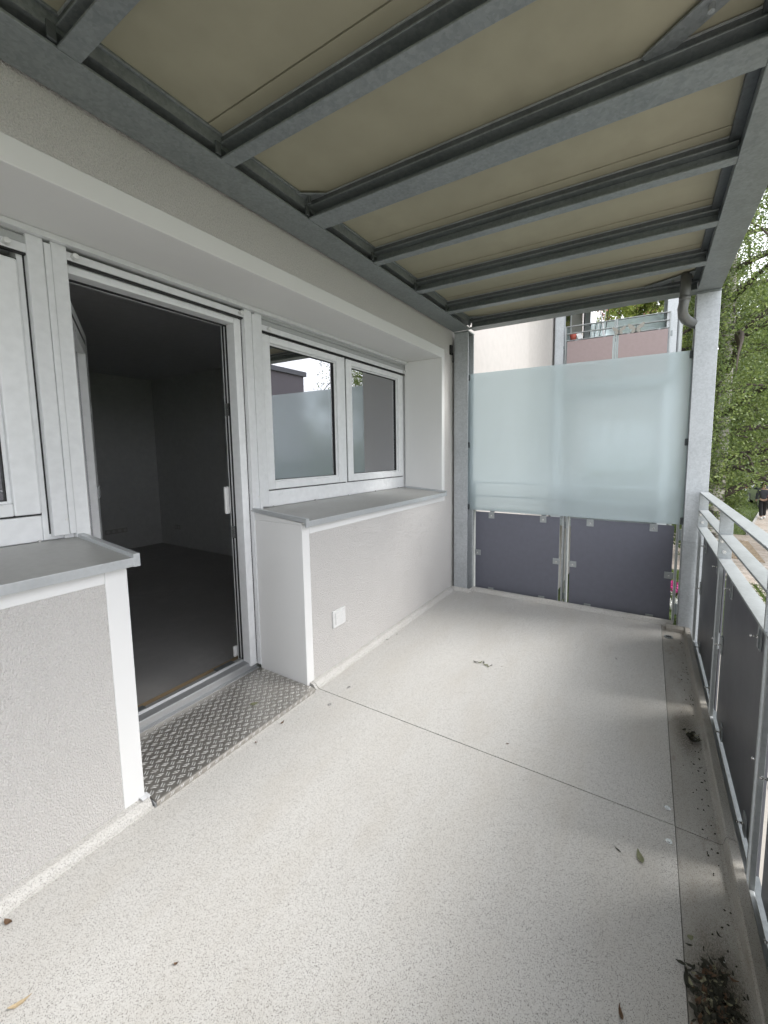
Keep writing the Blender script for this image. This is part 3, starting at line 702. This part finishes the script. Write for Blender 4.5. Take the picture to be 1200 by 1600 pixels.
def end_railing(dy, dz, mat, label):
    t_ = thing('end_railing', (1.05, 3.8+dy, dz), label, 'railing')
    def P(n, mb, m_='galv_light', bv=.0015):
        mb.v = [(a, b+dy, c+dz) for a, b, c in mb.v]; return obj(n, mb, m_, t_, bevel=bv)
    for (x0, x1) in ((.160, 1.057), (1.076, 1.942)):
        for (z0, z1) in ((1.080, 1.091), (.945, .956), (.812, .822)): P('rail', box(x0+.0165, x1-.0165, 3.775, 3.833, z0, z1))
        for xa in (x0, x1-.016): P('frame_bar', box(xa, xa+.016, 3.768, 3.840, -.02, 1.0915))
        P('bottom_rail', box(x0+.017, x1-.017, 3.78, 3.80, -.04, -.02))
        P('infill_panel', box(x0+.042, x1-.036, 3.752, 3.760, -.012, .793), mat, .001)
        for f in (.235, .795):
            xc = x0+(x1-x0)*f
            if dz == 0: clip_parts(t_, (xc, 3.7485+dy, .765+dz), 'y'); clip_parts(t_, (xc, 3.7485+dy, .004+dz), 'y', .056, .05)
            P('clamp_lug', box(xc-.02, xc+.02, 3.762, 3.80, .795, .812), 'galv', 0)
        if dz == 0:
            clip_parts(t_, (x0+.068, 3.7485+dy, .375+dz), 'y', .064, .055); clip_parts(t_, (x1-.055, 3.7485+dy, .382+dz), 'y', .064, .055)
    for z in (.05, .67):
        P('fixing_lug', box(1.9425, 1.975, 3.79, 3.80, z, z+.09), 'galv', .001); P('fixing_lug', box(.125, .1595, 3.79, 3.80, z, z+.06), 'galv', .001)
    P('coupling', box(1.0575, 1.0755, 3.785, 3.795, .69, .75), 'galv', .001); P('coupling', box(1.0575, 1.0755, 3.785, 3.795, .02, .08), 'galv', .001)
    return t_
end_railing(0, 0, 'anthracite', 'end railing of the balcony with two dark grey panels below the frosted glass')
def screen(dy, dz, label, x0=.128, x1=1.959, z0=.811, z1=2.150):
    t_ = thing('privacy_screen', (1.05, 3.72+dy, z0+dz), label, 'glass screen')
    obj('glass_pane', box(x0, x1, 3.716+dy, 3.724+dy, z0+dz, z1+dz), 'frosted', t_, bevel=.001, seg=1)
    for (x, z) in ((x0+.006, z1-.035), (x0+.006, 1.46), (x0+.006, z0+.03), (x1-.002, z1-.03), (x1-.002, 1.46), (x1-.002, z0+.03)):
        obj('glass_clamp', box(x-.016, x+.014, 3.706+dy, 3.734+dy, z-.027+dz, z+.027+dz), 'galv_dark', t_, bevel=.003)
    return t_
screen(0, 0, 'large frosted bluish glass privacy screen closing the far end of the balcony')

end_railing(-6.25, 0, 'anthracite', 'end railing behind the photographer at the near end')
# ================================================================== NEIGHBOUR BALCONIES (same type, further along)
DY = 8.55-3.80
for (x0, x1, tg) in ((-.039, .13, 'wall-side'), (1.882, 2.042, 'outer')):
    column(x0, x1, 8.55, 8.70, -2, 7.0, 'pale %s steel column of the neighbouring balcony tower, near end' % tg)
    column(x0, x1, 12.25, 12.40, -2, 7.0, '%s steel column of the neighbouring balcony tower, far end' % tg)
np_ = thing('rain_pipe', (2.10, 8.62, -2), 'bright rain pipe running beside the neighbouring outer column', 'pipe')
obj('pipe', MB().tube([(2.085, 8.66, -2), (2.085, 8.66, 6.9)], .045, 16), 'galv_light', np_, smooth=True)
for dz, mat, nm in ((2.745, 'mauve', 'upper'), (0.0, 'anthracite', 'ground-floor')):
    if dz: end_railing(DY-.0, dz, mat, 'galvanised end railing with mauve panels on the %s neighbouring balcony' % nm)
    nf = tag(obj('balcony_floor', box(-.08, 2.05, 8.50, 12.45, -.14+dz, 0+dz), 'galv'), kind='structure')
    side_railing([12.2, 11.2, 10.2, 9.2, 8.68], 0, dz, 'mauve' if dz else 'side_panel', '%s side railing of the neighbouring balcony' % nm, clips=False)
    screen(12.25-3.72, dz, 'frosted glass screen at the far end of the %s neighbouring balcony' % nm)
tag(obj('balcony_roof', box(-.08, 2.10, 8.50, 12.45, 5.32, 5.50), 'galv'), 'underside slab roofing the upper neighbouring balcony', 'balcony roof')
# things on the upper neighbour balcony
def butterfly(x, s_, lab):
    b = thing('butterfly_ornament', (x, 8.50, 3.60), lab, 'ornament', 'metal butterflies on the neighbouring railing')
    for sg in (-1, 1):
        pts = [(0, 0), (sg*.03, .06), (sg*.12, .12), (sg*.15, .10), (sg*.12, .03), (sg*.06, 0), (sg*.09, -.04), (sg*.06, -.07), (sg*.02, -.05)]
        mb = MB().prism([(x+p*s_, 3.60+q*s_) for p, q in pts], 'y', 8.498-abs(0), 8.502); obj('wing', mb, 'butterfly', b)
    obj('body', MB().tube([(x, 8.50, 3.60-.06*s_), (x, 8.50, 3.60+.07*s_)], .008, 6), 'black_iron', b)
butterfly(1.40, .95, 'wider open butterfly ornament on the mauve railing, right one'); butterfly(1.12, .8, 'smaller butterfly ornament beside the middle post of the mauve railing')
pt = thing('flower_pot', (.28, 8.9, 3.55), 'small red flower pot hanging behind the neighbouring railing by the wall', 'pot')
obj('pot', MB().tube([(.28, 8.72, 3.60), (.28, 8.72, 3.72)], [.05, .07], 14), 'pot_red', pt, smooth=True)
obj('plant_label', MB().obox((.40, 8.70, 3.67), (1, .2, .4), (0, 1, 0), (-.4, 0, 1), .045, .002, .06), 'card_white', pt)
rk = thing('drying_rack', (.55, 9.3, 2.75), 'folded white drying rack leaning on the upper neighbouring balcony', 'drying rack')
for k in range(7):
    xx = .40+k*.05; obj('rack_rod', MB().tube([(xx, 9.2, 2.76), (xx+.16, 9.35, 4.35)], .008, 6), 'card_white' if k % 2 else 'black_iron', rk)
obj('rack_leg', MB().tube([(.86, 9.2, 3.4), (.70, 9.2, 4.35)], .014, 6), 'card_white', rk); obj('rack_leg', MB().tube([(.38, 9.2, 2.76), (.42, 9.2, 4.3)], .014, 6), 'black_iron', rk)
nw = thing('neighbour_door', (-.08, 9.6, 2.75), 'grey glazed door onto the upper neighbouring balcony', 'door')
obj('door_frame', hollow(-.10, -.07, 8.75, 10.6, 2.78, 4.95, .08, .08, .08, .08), 'pvc_white', nw); obj('door_glass', box(-.09, -.085, 8.8, 10.55, 2.8, 4.9), 'car_glass', nw)

# opposite apartment block seen only as a reflection in the window
ob = thing('opposite_building', (27, 20, -2), 'dark mauve flat-roofed block across the way, mirrored in the window', 'building')
obj('walls', box(25, 36, 9, 27, -2, 8.2), 'far_building', ob)
obj('roof_edge', box(24.8, 36.2, 8.8, 27.2, 8.2, 8.6), 'side_panel', ob)
for fz in range(2):
    for k in range(6):
        y = 10.4+k*2.8
        wq = obj('window', hollow(24.93, 24.998, y, y+1.5, -.6+fz*2.9, .8+fz*2.9, .07, .07, .07, .07), 'pvc_white', ob)
        obj('pane', box(24.97, 24.99, y+.07, y+1.43, -.53+fz*2.9, .73+fz*2.9), 'car_glass', wq)

# ================================================================== TREES
def leaf_cloud(centers, size, jitter):
    """rhombus leaves (2 triangles) at the given points"""
    n = len(centers); a = rng.normal(size=(n, 3)); a /= np.linalg.norm(a, axis=1)[:, None]
    b = rng.normal(size=(n, 3)); b -= (a*b).sum(1)[:, None]*a; b /= np.linalg.norm(b, axis=1)[:, None]
    s = size*rng.uniform(.7, 1.3, n)[:, None]; c = centers+rng.normal(0, jitter, (n, 3))
    V = np.stack([c-a*s*.55, c+b*s*.36, c+a*s*.6, c-b*s*.36], 1).reshape(-1, 3)
    return V, np.arange(4*n).reshape(n, 4)
def tree(name, base, H, trunk_r, label, leafmat, barkmat, limbs, strands, per, size, spread, droop, cz0, group=None, gap=None, lean=(0, 0), clipx=None, cut=()):
    t_ = thing(name, base, label, 'tree', group); b = Vector(base)
    pts = []; rr = []
    for i in range(12):
        f = i/11; pts.append(b+Vector((lean[0]*f+.10*math.sin(f*5), lean[1]*f+.08*math.cos(f*4)-.08, H*f))); rr.append(trunk_r*(1-f)**.8*(1+.5*math.exp(-f*25))+.012)
    obj('trunk', MB().tube(pts, rr, 14), barkmat, t_, smooth=True)
    tips = []
    for k in range(limbs):
        f = cz0+(1-cz0)*(k+random.random()*.8)/limbs; f = min(f, .97)
        p0 = b+Vector((lean[0]*f+.10*math.sin(f*5), lean[1]*f+.08*math.cos(f*4)-.08, H*f)); az = k*2.4+random.uniform(-.4, .4); L = spread*(1.22-f*.8)*random.uniform(.75, 1.15)+.4; L *= 1 if clipx is None or math.cos(az) > -.1 else .45
        d = Vector((math.cos(az), math.sin(az), random.uniform(.35, .9))); q = [p0]; cur = p0.copy()
        for j in range(7):
            d = (d+Vector((random.uniform(-.18, .18), random.uniform(-.18, .18), -.13-.05*j*droop))).normalized(); cur = cur+d*L/7; q.append(cur.copy())
            if j > 0: tips.append((cur.copy(), f))
        r0 = trunk_r*.42*(1.1-f)+.012
        lm = MB().tube(q, [r0*(1-i/7.6) for i in range(8)], 7)
        for j in range(3):     # side twigs
            s0 = q[2+j]; dd = Vector((random.uniform(-1, 1), random.uniform(-1, 1), random.uniform(-.1, .5))).normalized(); e = s0+dd*L*.3; lm.tube([s0, s0.lerp(e, .5)+Vector((0, 0, .05)), e-Vector((0, 0, .1*droop))], [r0*.35, r0*.22, .004], 5); tips.append((e, f)); tips.append((s0.lerp(e, .5), f))
        obj('limb', lm, 'branch_bark', t_, smooth=True)
    P = np.array([list(q) for q, f in tips]); idx = rng.integers(0, len(P), strands)
    s0 = P[idx]+rng.normal(0, .22, (strands, 3)); Ls = rng.uniform(.35, 1.0, strands)*(.5+1.5*droop)
    hor = rng.normal(0, .22, (strands, 2)); tt = np.linspace(0, 1, per)
    pts_ = s0[:, None, :].repeat(per, 1)
    pts_[:, :, 0] += hor[:, 0:1]*tt*Ls[:, None]; pts_[:, :, 1] += hor[:, 1:2]*tt*Ls[:, None]; pts_[:, :, 2] -= (tt**1.2)*Ls[:, None]*(.15+.85*droop)
    cc = pts_.reshape(-1, 3); cc = cc[cc[:, 2] > base[2]+.5]
    if gap is not None:
        keep = np.ones(len(cc), bool)
        for (gx, gy, gz, gr, dens) in gap:
            dd = np.sqrt(((cc-np.array([gx, gy, gz]))**2).sum(1)); keep &= ~((dd < gr) & (rng.random(len(cc)) > dens))
        cc = cc[keep]
    if clipx is not None: cc = cc[(cc[:, 0] > clipx) | (cc[:, 1] > 13)]
    for (cx0, cz1) in cut: cc = cc[~((cc[:, 0] > cx0) & (cc[:, 2] < cz1))]
    V, F = leaf_cloud(cc, size, .05)
    o = raw('foliage', V, F, leafmat, t_, loc=base); o['kind'] = 'stuff'
    return t_
tree('birch_tree', (2.92, 10.6, -2), 14, .17, 'large birch with white bark and drooping leaves right behind the outer column', 'birch_leaf', 'birch_bark', 66, 7200, 44, .038, 3.4, .8, .16, clipx=2.32, cut=((3.0, .8),),
     gap=[(3.7, 10.6, 5.3, .75, .12), (3.1, 9.6, 5.0, .5, .2), (4.2, 11.5, 5.6, .9, .15), (3.4, 10.3, 3.1, .45, .3)])
tree('birch_tree', (6.6, 18.2, -2), 13, .18, 'second birch farther out over the lawn, its twigs hanging to the path', 'birch_leaf', 'birch_bark', 44, 2600, 36, .055, 3.6, .9, .2, cut=((4.9, .45),))
tree('broadleaf_tree', (1.6, 21.5, -2), 13.5, .25, 'yellow-green tree rising above the neighbouring balcony rail', 'yellow_leaf', 'branch_bark', 54, 4400, 30, .085, 4.2, .3, .2)
tree('broadleaf_tree', (4.9, 27, -2), 12, .25, 'dark leafy tree in the background behind the birches', 'dark_leaf', 'branch_bark', 50, 2200, 30, .11, 4.8, .4, .12)
tree('broadleaf_tree', (12, 20, -2), 13, .25, 'spreading tree on the lawn, seen mirrored in the window pane', 'dark_leaf', 'branch_bark', 34, 900, 26, .085, 4.0, .4, .3)
tree('broadleaf_tree', (9.5, 40, -2), 12, .28, 'far tree behind the parked van', 'dark_leaf', 'branch_bark', 36, 900, 24, .17, 5.0, .4, .15)
# coral blossoms in the yellow-green tree
tips = np.stack([rng.uniform(-1.0, 3.4, 260), rng.uniform(19.2, 20.6, 260), rng.uniform(6.6, 9.6, 260)], 1)
ctr = tips[rng.integers(0, 16, 1500)]+rng.normal(0, .16, (1500, 3)); V, F = leaf_cloud(ctr, .09, .02)
o = raw('blossom_cluster', V, F, 'blossom_coral'); tag(o, 'coral blossoms scattered in the yellow-green tree above the neighbouring rail', 'blossom', kind='stuff')
# shrubs
def shrub(c, r, n, size, mat, label):
    t_ = thing('shrub', c, label, 'shrub', 'shrubs along the lawn')
    for k in range(5):
        a = k*1.26; obj('stem', MB().tube([c, (c[0]+math.cos(a)*r[0]*.4, c[1]+math.sin(a)*r[1]*.4, c[2]+r[2]*1.1)], [.02, .006], 5), 'branch_bark', t_)
    d = rng.normal(size=(n, 3)); d /= np.linalg.norm(d, axis=1)[:, None]; rad = rng.uniform(.25, 1, n)**.45
    lump = 1+.22*np.sin(d[:, 0]*5+c[0])*np.cos(d[:, 1]*6)+.12*np.sin(d[:, 2]*11)
    P = np.array(c)+np.array([0, 0, r[2]])+d*(rad*lump)[:, None]*np.array(r); P = P[P[:, 2] > c[2]+.02]
    V, F = leaf_cloud(P, size, .03); o = raw('foliage', V, F, mat, t_, loc=c); o['kind'] = 'stuff'
shrub((3.05, 14.9, -2), (.8, .9, 1.0), 5000, .07, 'dark_leaf', 'dark round shrub at the foot of the large birch')
shrub((4.05, 20.4, -2), (1.0, .9, 1.35), 7000, .085, 'birch_leaf', 'fresh green shrub at the lawn edge left of the walker')
shrub((5.05, 24.6, -2), (1.0, 1.0, 1.5), 6000, .10, 'birch_leaf', 'larger green shrub beside the path kerb')
shrub((3.2, 24.5, -2), (1.6, 1.3, 1.6), 6000, .11, 'dark_leaf', 'dark broad shrub in the middle of the lawn')
shrub((.6, 17.5, -2), (2.6, 1.2, 3.4), 30000, .13, 'dark_leaf', 'tall dark shrub mass added behind the neighbouring balconies to block the sky')  # added to mask the bright sky gap seen through the frosted screen
# distant wood closing the horizon
n = 26000; th = rng.uniform(R(-60), R(75), n); rad = rng.uniform(60, 80, n); hh = 2+9*rng.random(n)**.8*(.65+.35*np.sin(th*17)*np.cos(th*7+1))
P = np.stack([np.sin(th)*rad, np.cos(th)*rad, -2+hh*rng.random(n)**.5], 1); V, F = leaf_cloud(P, .8, .3)
tag(raw('distant_wood', V, F, 'dark_leaf'), 'far belt of dark green trees closing the horizon', 'wood', kind='stuff')

# flower bed below, seen through the slit beside the outer column
fb = thing('flower_bed', (2.35, 10.3, -2), 'flower bed with pink and white blossoms below, glimpsed beside the outer column', 'flower bed')
cc = np.stack([rng.uniform(1.6, 2.9, 2600), rng.uniform(8.9, 11.3, 2600), -2+rng.uniform(0, .28, 2600)], 1); V, F = leaf_cloud(cc, .07, .02)
o = raw('leaves', V, F, 'grass_blade', fb, loc=(2.35, 10.3, -2)); o['kind'] = 'stuff'
for mat, y0, y1, nm, k_ in (('blossom_pink', 10.1, 10.75, 'pink_blossom', 240), ('blossom_white', 9.0, 9.9, 'white_blossom', 200)):
    cc = np.stack([rng.uniform(1.7, 2.8, k_), rng.uniform(y0, y1, k_), -2+rng.uniform(.24, .36, k_)], 1); cc = np.repeat(cc, 4, 0); V, F = leaf_cloud(cc, .06, .015)
    o = raw(nm, V, F, mat, fb, loc=(2.35, 10.3, -2)); o['kind'] = 'stuff'

# ================================================================== PERSON, CARS
def skin_obj(name, verts, edges, radii, mat, parent, loc, sub=2):
    me = bpy.data.meshes.new(name); base = Vector(loc)
    me.from_pydata([tuple(Vector(v)-base) for v in verts], edges, []); o = bpy.data.objects.new(name, me); link(o)
    md = o.modifiers.new('skin', 'SKIN'); sv = me.skin_vertices[0].data
    for i, r_ in enumerate(radii): sv[i].radius = (r_, r_) if isinstance(r_, float) else r_
    sv[0].use_root = True; ss = o.modifiers.new('sub', 'SUBSURF'); ss.levels = sub; ss.render_levels = sub
    me.materials.append(M[mat]); o.parent = parent; o.location = base-origin(parent); return o
px_, py_, pz = 6.72, 25.3, -2.0
per = thing('person', (px_, py_, pz), 'person in dark clothes and white shoes walking on the brick path beyond the railing', 'person')
def PV(*a): return [(px_+x, py_+y, pz+z) for x, y, z in a]
body = PV((0, 0, .95), (0, 0, 1.15), (0, .02, 1.36), (0, .02, 1.47), (0, .03, 1.56), (0, .05, 1.66),
          (-.18, .02, 1.40), (-.23, .06, 1.14), (-.24, .16, .90), (-.24, .19, .82), (.18, .02, 1.40), (.23, -.03, 1.14), (.25, -.02, .88), (.25, -.02, .80),
          (-.09, 0, .88), (-.10, -.14, .48), (-.10, -.30, .09), (.09, 0, .88), (.10, .14, .48), (.10, .16, .09), (-.10, -.40, .04), (.10, .06, .03))
ed = [(0,1),(1,2),(2,3),(3,4),(4,5),(2,6),(6,7),(7,8),(8,9),(2,10),(10,11),(11,12),(12,13),(0,14),(14,15),(15,16),(0,17),(17,18),(18,19),(16,20),(19,21)]
rad = [(.15,.10),(.13,.09),(.16,.10),.055,(.075,.09),(.07,.085),.06,.045,.035,.035,.06,.045,.035,.035,.085,.06,.04,.085,.06,.04,.035,.035]
skin_obj('body', body, ed, rad, 'skin', per, (px_, py_, pz))
skin_obj('jacket', PV((0,0,.90),(0,0,1.15),(0,.02,1.38),(-.19,.02,1.40),(-.235,.06,1.14),(-.245,.15,.92),(.19,.02,1.40),(.235,-.03,1.14),(.255,-.02,.90)), [(0,1),(1,2),(2,3),(3,4),(4,5),(2,6),(6,7),(7,8)], [(.18,.13),(.165,.12),(.18,.12),.08,.065,.055,.08,.065,.055], 'cloth_jacket', per, (px_, py_, pz))
skin_obj('trousers', PV((0,0,.98),(-.09,0,.86),(-.10,-.14,.48),(-.10,-.285,.12),(.09,0,.86),(.10,.14,.48),(.10,.16,.12)), [(0,1),(1,2),(2,3),(0,4),(4,5),(5,6)], [(.16,.12),.105,.085,.075,.105,.085,.075], 'cloth_black', per, (px_, py_, pz))
for (sx, sy) in ((-.10, -.36), (.10, .08)): obj('shoe', MB().tube([(px_+sx, py_+sy+.12, pz+.045), (px_+sx, py_+sy+.02, pz+.05), (px_+sx, py_+sy-.12, pz+.035)], [.045, .055, .035], 10), 'shoe_white', per, smooth=True)
obj('hair', MB().ball((px_, py_+.065, pz+1.70), .105, 10), 'hair', per, smooth=True)
obj('nose', MB().ball((px_, py_-.045, pz+1.63), .016, 6), 'skin', per, smooth=True)
def car(base, L, Wd, H, body_m, label, prof, glass, wheels, name='parked_car'):
    bx, by, bz = base; t_ = thing(name, base, label, 'car' if name == 'parked_car' else 'van')
    # profile in (y, z): lofted over the width with tumblehome
    n = len(prof); V = []
    xs = [(-Wd/2, .0), (-Wd/2+.06, .0), (Wd/2-.06, .0), (Wd/2, .0)]
    for k, (xo, _) in enumerate(xs):
        for (y, z) in prof:
            tum = max(0, z-.85)*.22; x = xo*(1-tum*.9/(Wd/2)*1.0); s_ = .985 if k in (0, 3) else 1
            V.append((bx+x, by+(y-L/2)*s_+L/2, bz+z*s_+(1-s_)*.4))
    F = []
    for k in range(3):
        for i in range(n): j = (i+1) % n; F.append((k*n+i, k*n+j, (k+1)*n+j, (k+1)*n+i))
    F.append(tuple(range(n))); F.append(tuple(range(3*n, 4*n))[::-1])
    obj('body', MB().add(V, F), body_m, t_, bevel=.025, seg=3)
    for (nm, pts) in glass:
        mb = MB()
        for q in pts: mb.add([(bx+x, by+y, bz+z) for x, y, z in q], [tuple(range(len(q)))])
        obj(nm, mb, 'car_glass', t_)
    for wy in wheels:
        for sx in (-1, 1):
            wq = obj('wheel', MB().cyl((bx+sx*(Wd/2-.19), by+wy, bz+.31), (sx, 0, 0), .31, .20, 24), 'rubber', t_, bevel=.02)
            obj('rim', MB().cyl((bx+sx*(Wd/2+.005), by+wy, bz+.31), (sx, 0, 0), .19, .01, 16), 'stainless', wq)
    for sx in (-1, 1):
        obj('tail_light', MB().box(bx+sx*(Wd/2-.30), bx+sx*(Wd/2-.06), by-.035, by+.0, bz+.72, bz+.90), 'lamp_red', t_, bevel=.01)
        obj('mirror', MB().box(bx+sx*(Wd/2+.02), bx+sx*(Wd/2+.20), by+L*.62, by+L*.62+.09, bz+.92, bz+1.08), body_m, t_, bevel=.02)
    obj('bumper', MB().box(bx-Wd/2+.05, bx+Wd/2-.05, by-.07, by+.05, bz+.32, bz+.55), body_m, t_, bevel=.03)
    obj('number_plate', MB().box(bx-.26, bx+.26, by-.085, by-.072, bz+.38, bz+.49), 'card_white', t_, bevel=.003)
    return t_
cp = [(0,.35),(0,.95),(.15,1.02),(.55,1.40),(1.0,1.47),(2.2,1.46),(3.0,1.02),(4.2,.85),(4.4,.6),(4.4,.3),(3.9,.22),(.4,.22)]
hw = .90
car((8.36, 29.2, -2), 4.4, 1.8, 1.47, 'car_black', 'black parked car at the right photo edge behind the walker', cp,
    [('rear_window', [[(-.62,.165,1.055),(.62,.165,1.055),(.56,.50,1.375),(-.56,.50,1.375)]]), ('side_window', [[(-hw-.004+.03,.6,1.02),(-hw-.004+.03,2.8,1.02),(-hw+.11,2.15,1.40),(-hw+.11,.85,1.40)], [(hw-.026,.6,1.02),(hw-.026,2.8,1.02),(hw-.11,2.15,1.40),(hw-.11,.85,1.40)]])], (.85, 3.5))
vp = [(0,.35),(0,1.9),(.1,2.25),(3.8,2.28),(4.6,1.45),(5.3,1.15),(5.4,.4),(5.0,.25),(.3,.25)]
car((8.55, 35.0, -2), 5.4, 1.95, 2.28, 'van_white', 'white delivery van parked beyond the black car', vp,
    [('rear_window', [[(-.75,-.006,1.25),(.75,-.006,1.25),(.72,-.006,1.85),(-.72,-.006,1.85)]])], (.9, 4.4), 'parked_van')

# ================================================================== LEAVES AND DEBRIS ON THE DECK
def small_leaf(x, y, z, L, Wd, ang, mat, label, curl=.25, name='fallen_leaf', cat='leaf'):
    mb = MB(); N = 7; V = []
    for i in range(N):
        f = i/(N-1); w_ = Wd*math.sin(math.pi*min(.97, max(.03, f**.8)))/2; lz = curl*L*(f-.5)**2*2+.001+random.uniform(0, .0015)
        for q in (-1, 0, 1):
            u, v_ = (f-.5)*L, q*w_; V.append((x+u*math.cos(ang)-v_*math.sin(ang), y+u*math.sin(ang)+v_*math.cos(ang), z+lz+abs(q)*curl*Wd*.35))
    F = [(i*3+q, i*3+q+1, (i+1)*3+q+1, (i+1)*3+q) for i in range(N-1) for q in (0, 1)]
    o = obj(name, mb.add(V, F), mat, loc=(x, y, z)); return tag(o, label, cat)
small_leaf(.095, .312, 0, .030, .014, .3, 'leaf_brown', 'curled brown leaf on the floor at the lower left photo edge', .5)
small_leaf(.365, .262, 0, .045, .013, 1.2, 'seed_tan', 'tan seed wing near the lower left corner of the floor', .3)
small_leaf(.633, .503, 0, .012, .007, .8, 'leaf_brown', 'tiny orange leaf scrap on the open floor in front', .6)
small_leaf(-.120, 1.34, .027, .045, .026, .9, 'leaf_green', 'pale green leaf lying on the checker plate', .1)
small_leaf(.078+.03, 1.331, 0, .026, .012, 1.7, 'leaf_brown', 'brown leaf scrap against the front edge of the checker plate', .5)
small_leaf(.110, 1.171, 0, .014, .008, .4, 'leaf_brown', 'tiny brown scrap by the checker plate edge, nearer the left parapet', .6)
small_leaf(1.737, 1.452, 0, .050, .022, 1.9, 'leaf_green', 'greyish green leaf on the floor near the gutter seam', .2)
small_leaf(1.668, 1.444, 0, .028, .005, 2.6, 'leaf_dark', 'short dark twig scrap beside the greyish green leaf', .2)
small_leaf(.063, 2.355, 0, .022, .008, .5, 'leaf_dark', 'dark leaf crumb at the foot of the right parapet wall', .5)
small_leaf(.080, 2.459, 0, .018, .007, 1.5, 'leaf_dark', 'second dark leaf crumb at the right parapet foot, further away', .5)
small_leaf(1.703, .99, 0, .030, .010, 1.9, 'leaf_brown', 'brown curled leaf at the bottom photo edge near the gutter', .5)
small_leaf(1.573, 2.871, 0, .020, .006, 2.4, 'leaf_dark', 'small dark leaf on the far floor panel', .4)
small_leaf(1.174, 1.752, 0, .014, .007, .2, 'leaf_brown', 'tiny brown crumb just beyond the floor seam', .5)
sc_ = thing('leaf_scatter', (.81, 2.385, 0), 'small clump of green and dark leaf bits in the middle of the far floor panel', 'leaf litter')
for k, (dx, dy, L, an, mt) in enumerate([(-.05, -.01, .030, .1, 'leaf_dark'), (-.02, .0, .035, .9, 'leaf_green'), (0, .01, .025, 2.0, 'leaf_dark'), (.02, -.01, .035, .3, 'leaf_green'), (.04, -.02, .03, 2.6, 'leaf_green'), (.055, 0, .02, 1.2, 'leaf_dark'), (.12, .02, .012, 0, 'leaf_brown')]):
    o = small_leaf(.81+dx, 2.385+dy, 0, L, L*.4, an, mt, None, .5, 'leaf_bit', None); o.parent = sc_; o.location = Vector(o.location)-sc_.location
def pile(cx, cy, sx, sy, n, label, Lr):
    t_ = thing('leaf_pile', (cx, cy, 0), label, 'leaf litter')
    for k in range(n):
        x, y = cx+random.gauss(0, sx), cy+random.gauss(0, sy); x = min(x, 1.985); L = random.uniform(*Lr)
        o = small_leaf(x, y, -.003+random.uniform(0, .012), L, L*random.uniform(.25, .55), random.uniform(0, 6.3), random.choice(['leaf_dark']*7+['leaf_pale', 'leaf_pale', 'leaf_brown']), None, random.uniform(.1, .7), 'leaf', None)
        o.parent = t_; o.location = Vector(o.location)-t_.location
pile(1.915, 1.125, .027, .052, 330, 'wet pile of dark rotting leaves in the gutter at the lower right', (.007, .026))
pile(1.945, 2.25, .016, .035, 16, 'small dark leaf smear in the gutter halfway along the railing', (.015, .045))
small_leaf(1.852, 1.15, 0, .05, .016, 1.6, 'leaf_dark', 'pointed dark leaf sticking out of the wet leaf pile', .2)
small_leaf(1.868, 1.262, 0, .018, .014, .6, 'leaf_green', 'small yellowish leaf just beyond the wet leaf pile', .3)
small_leaf(1.943, 1.243, 0, .012, .008, .6, 'card_white', 'tiny white paper scrap by the kerb next to the leaf pile', .1, 'paper_scrap', 'paper scrap')
def stain(cx, cy, sx, sy, z, label):
    N = 20; me = bpy.data.meshes.new('dirt_stain'); me.from_pydata([(math.cos(2*math.pi*i/N), math.sin(2*math.pi*i/N), 0) for i in range(N)], [], [tuple(range(N))]); me.materials.append(M['stain'])
    o = bpy.data.objects.new('dirt_stain', me); link(o); o.location = (cx, cy, z); o.scale = (sx, sy, 1); tag(o, label, 'stain', kind='stuff')
cb = MB()
for k in range(110):
    x = 1.984-abs(random.gauss(0, .03)); y = random.uniform(.75, 3.4); r_ = random.uniform(.001, .0035); a_ = random.uniform(0, 6.3)
    cb.add([(x+math.cos(a_+q*1.57)*r_*(1+.8*(q % 2)), y+math.sin(a_+q*1.57)*r_*(1+.8*(q % 2)), -.004+.0015*(q % 2)) for q in range(4)]+[(x, y, .0005)], [(0,1,4),(1,2,4),(2,3,4),(3,0,4)])
tag(obj('leaf_crumbs', cb, 'leaf_dark'), 'fine dark crumbs of leaf litter strewn along the gutter', 'leaf litter', kind='stuff')
stain(1.925, 1.10, .075, .15, .0010, 'dark wet patch in the gutter directly beneath the rotting leaf pile')
stain(1.925, 1.16, .085, .22, .0004, 'brown dirt stain spread under the wet leaf pile in the gutter')
stain(1.925, 2.27, .07, .26, .0006, 'brown dirt stain around the small leaf smear in the gutter')
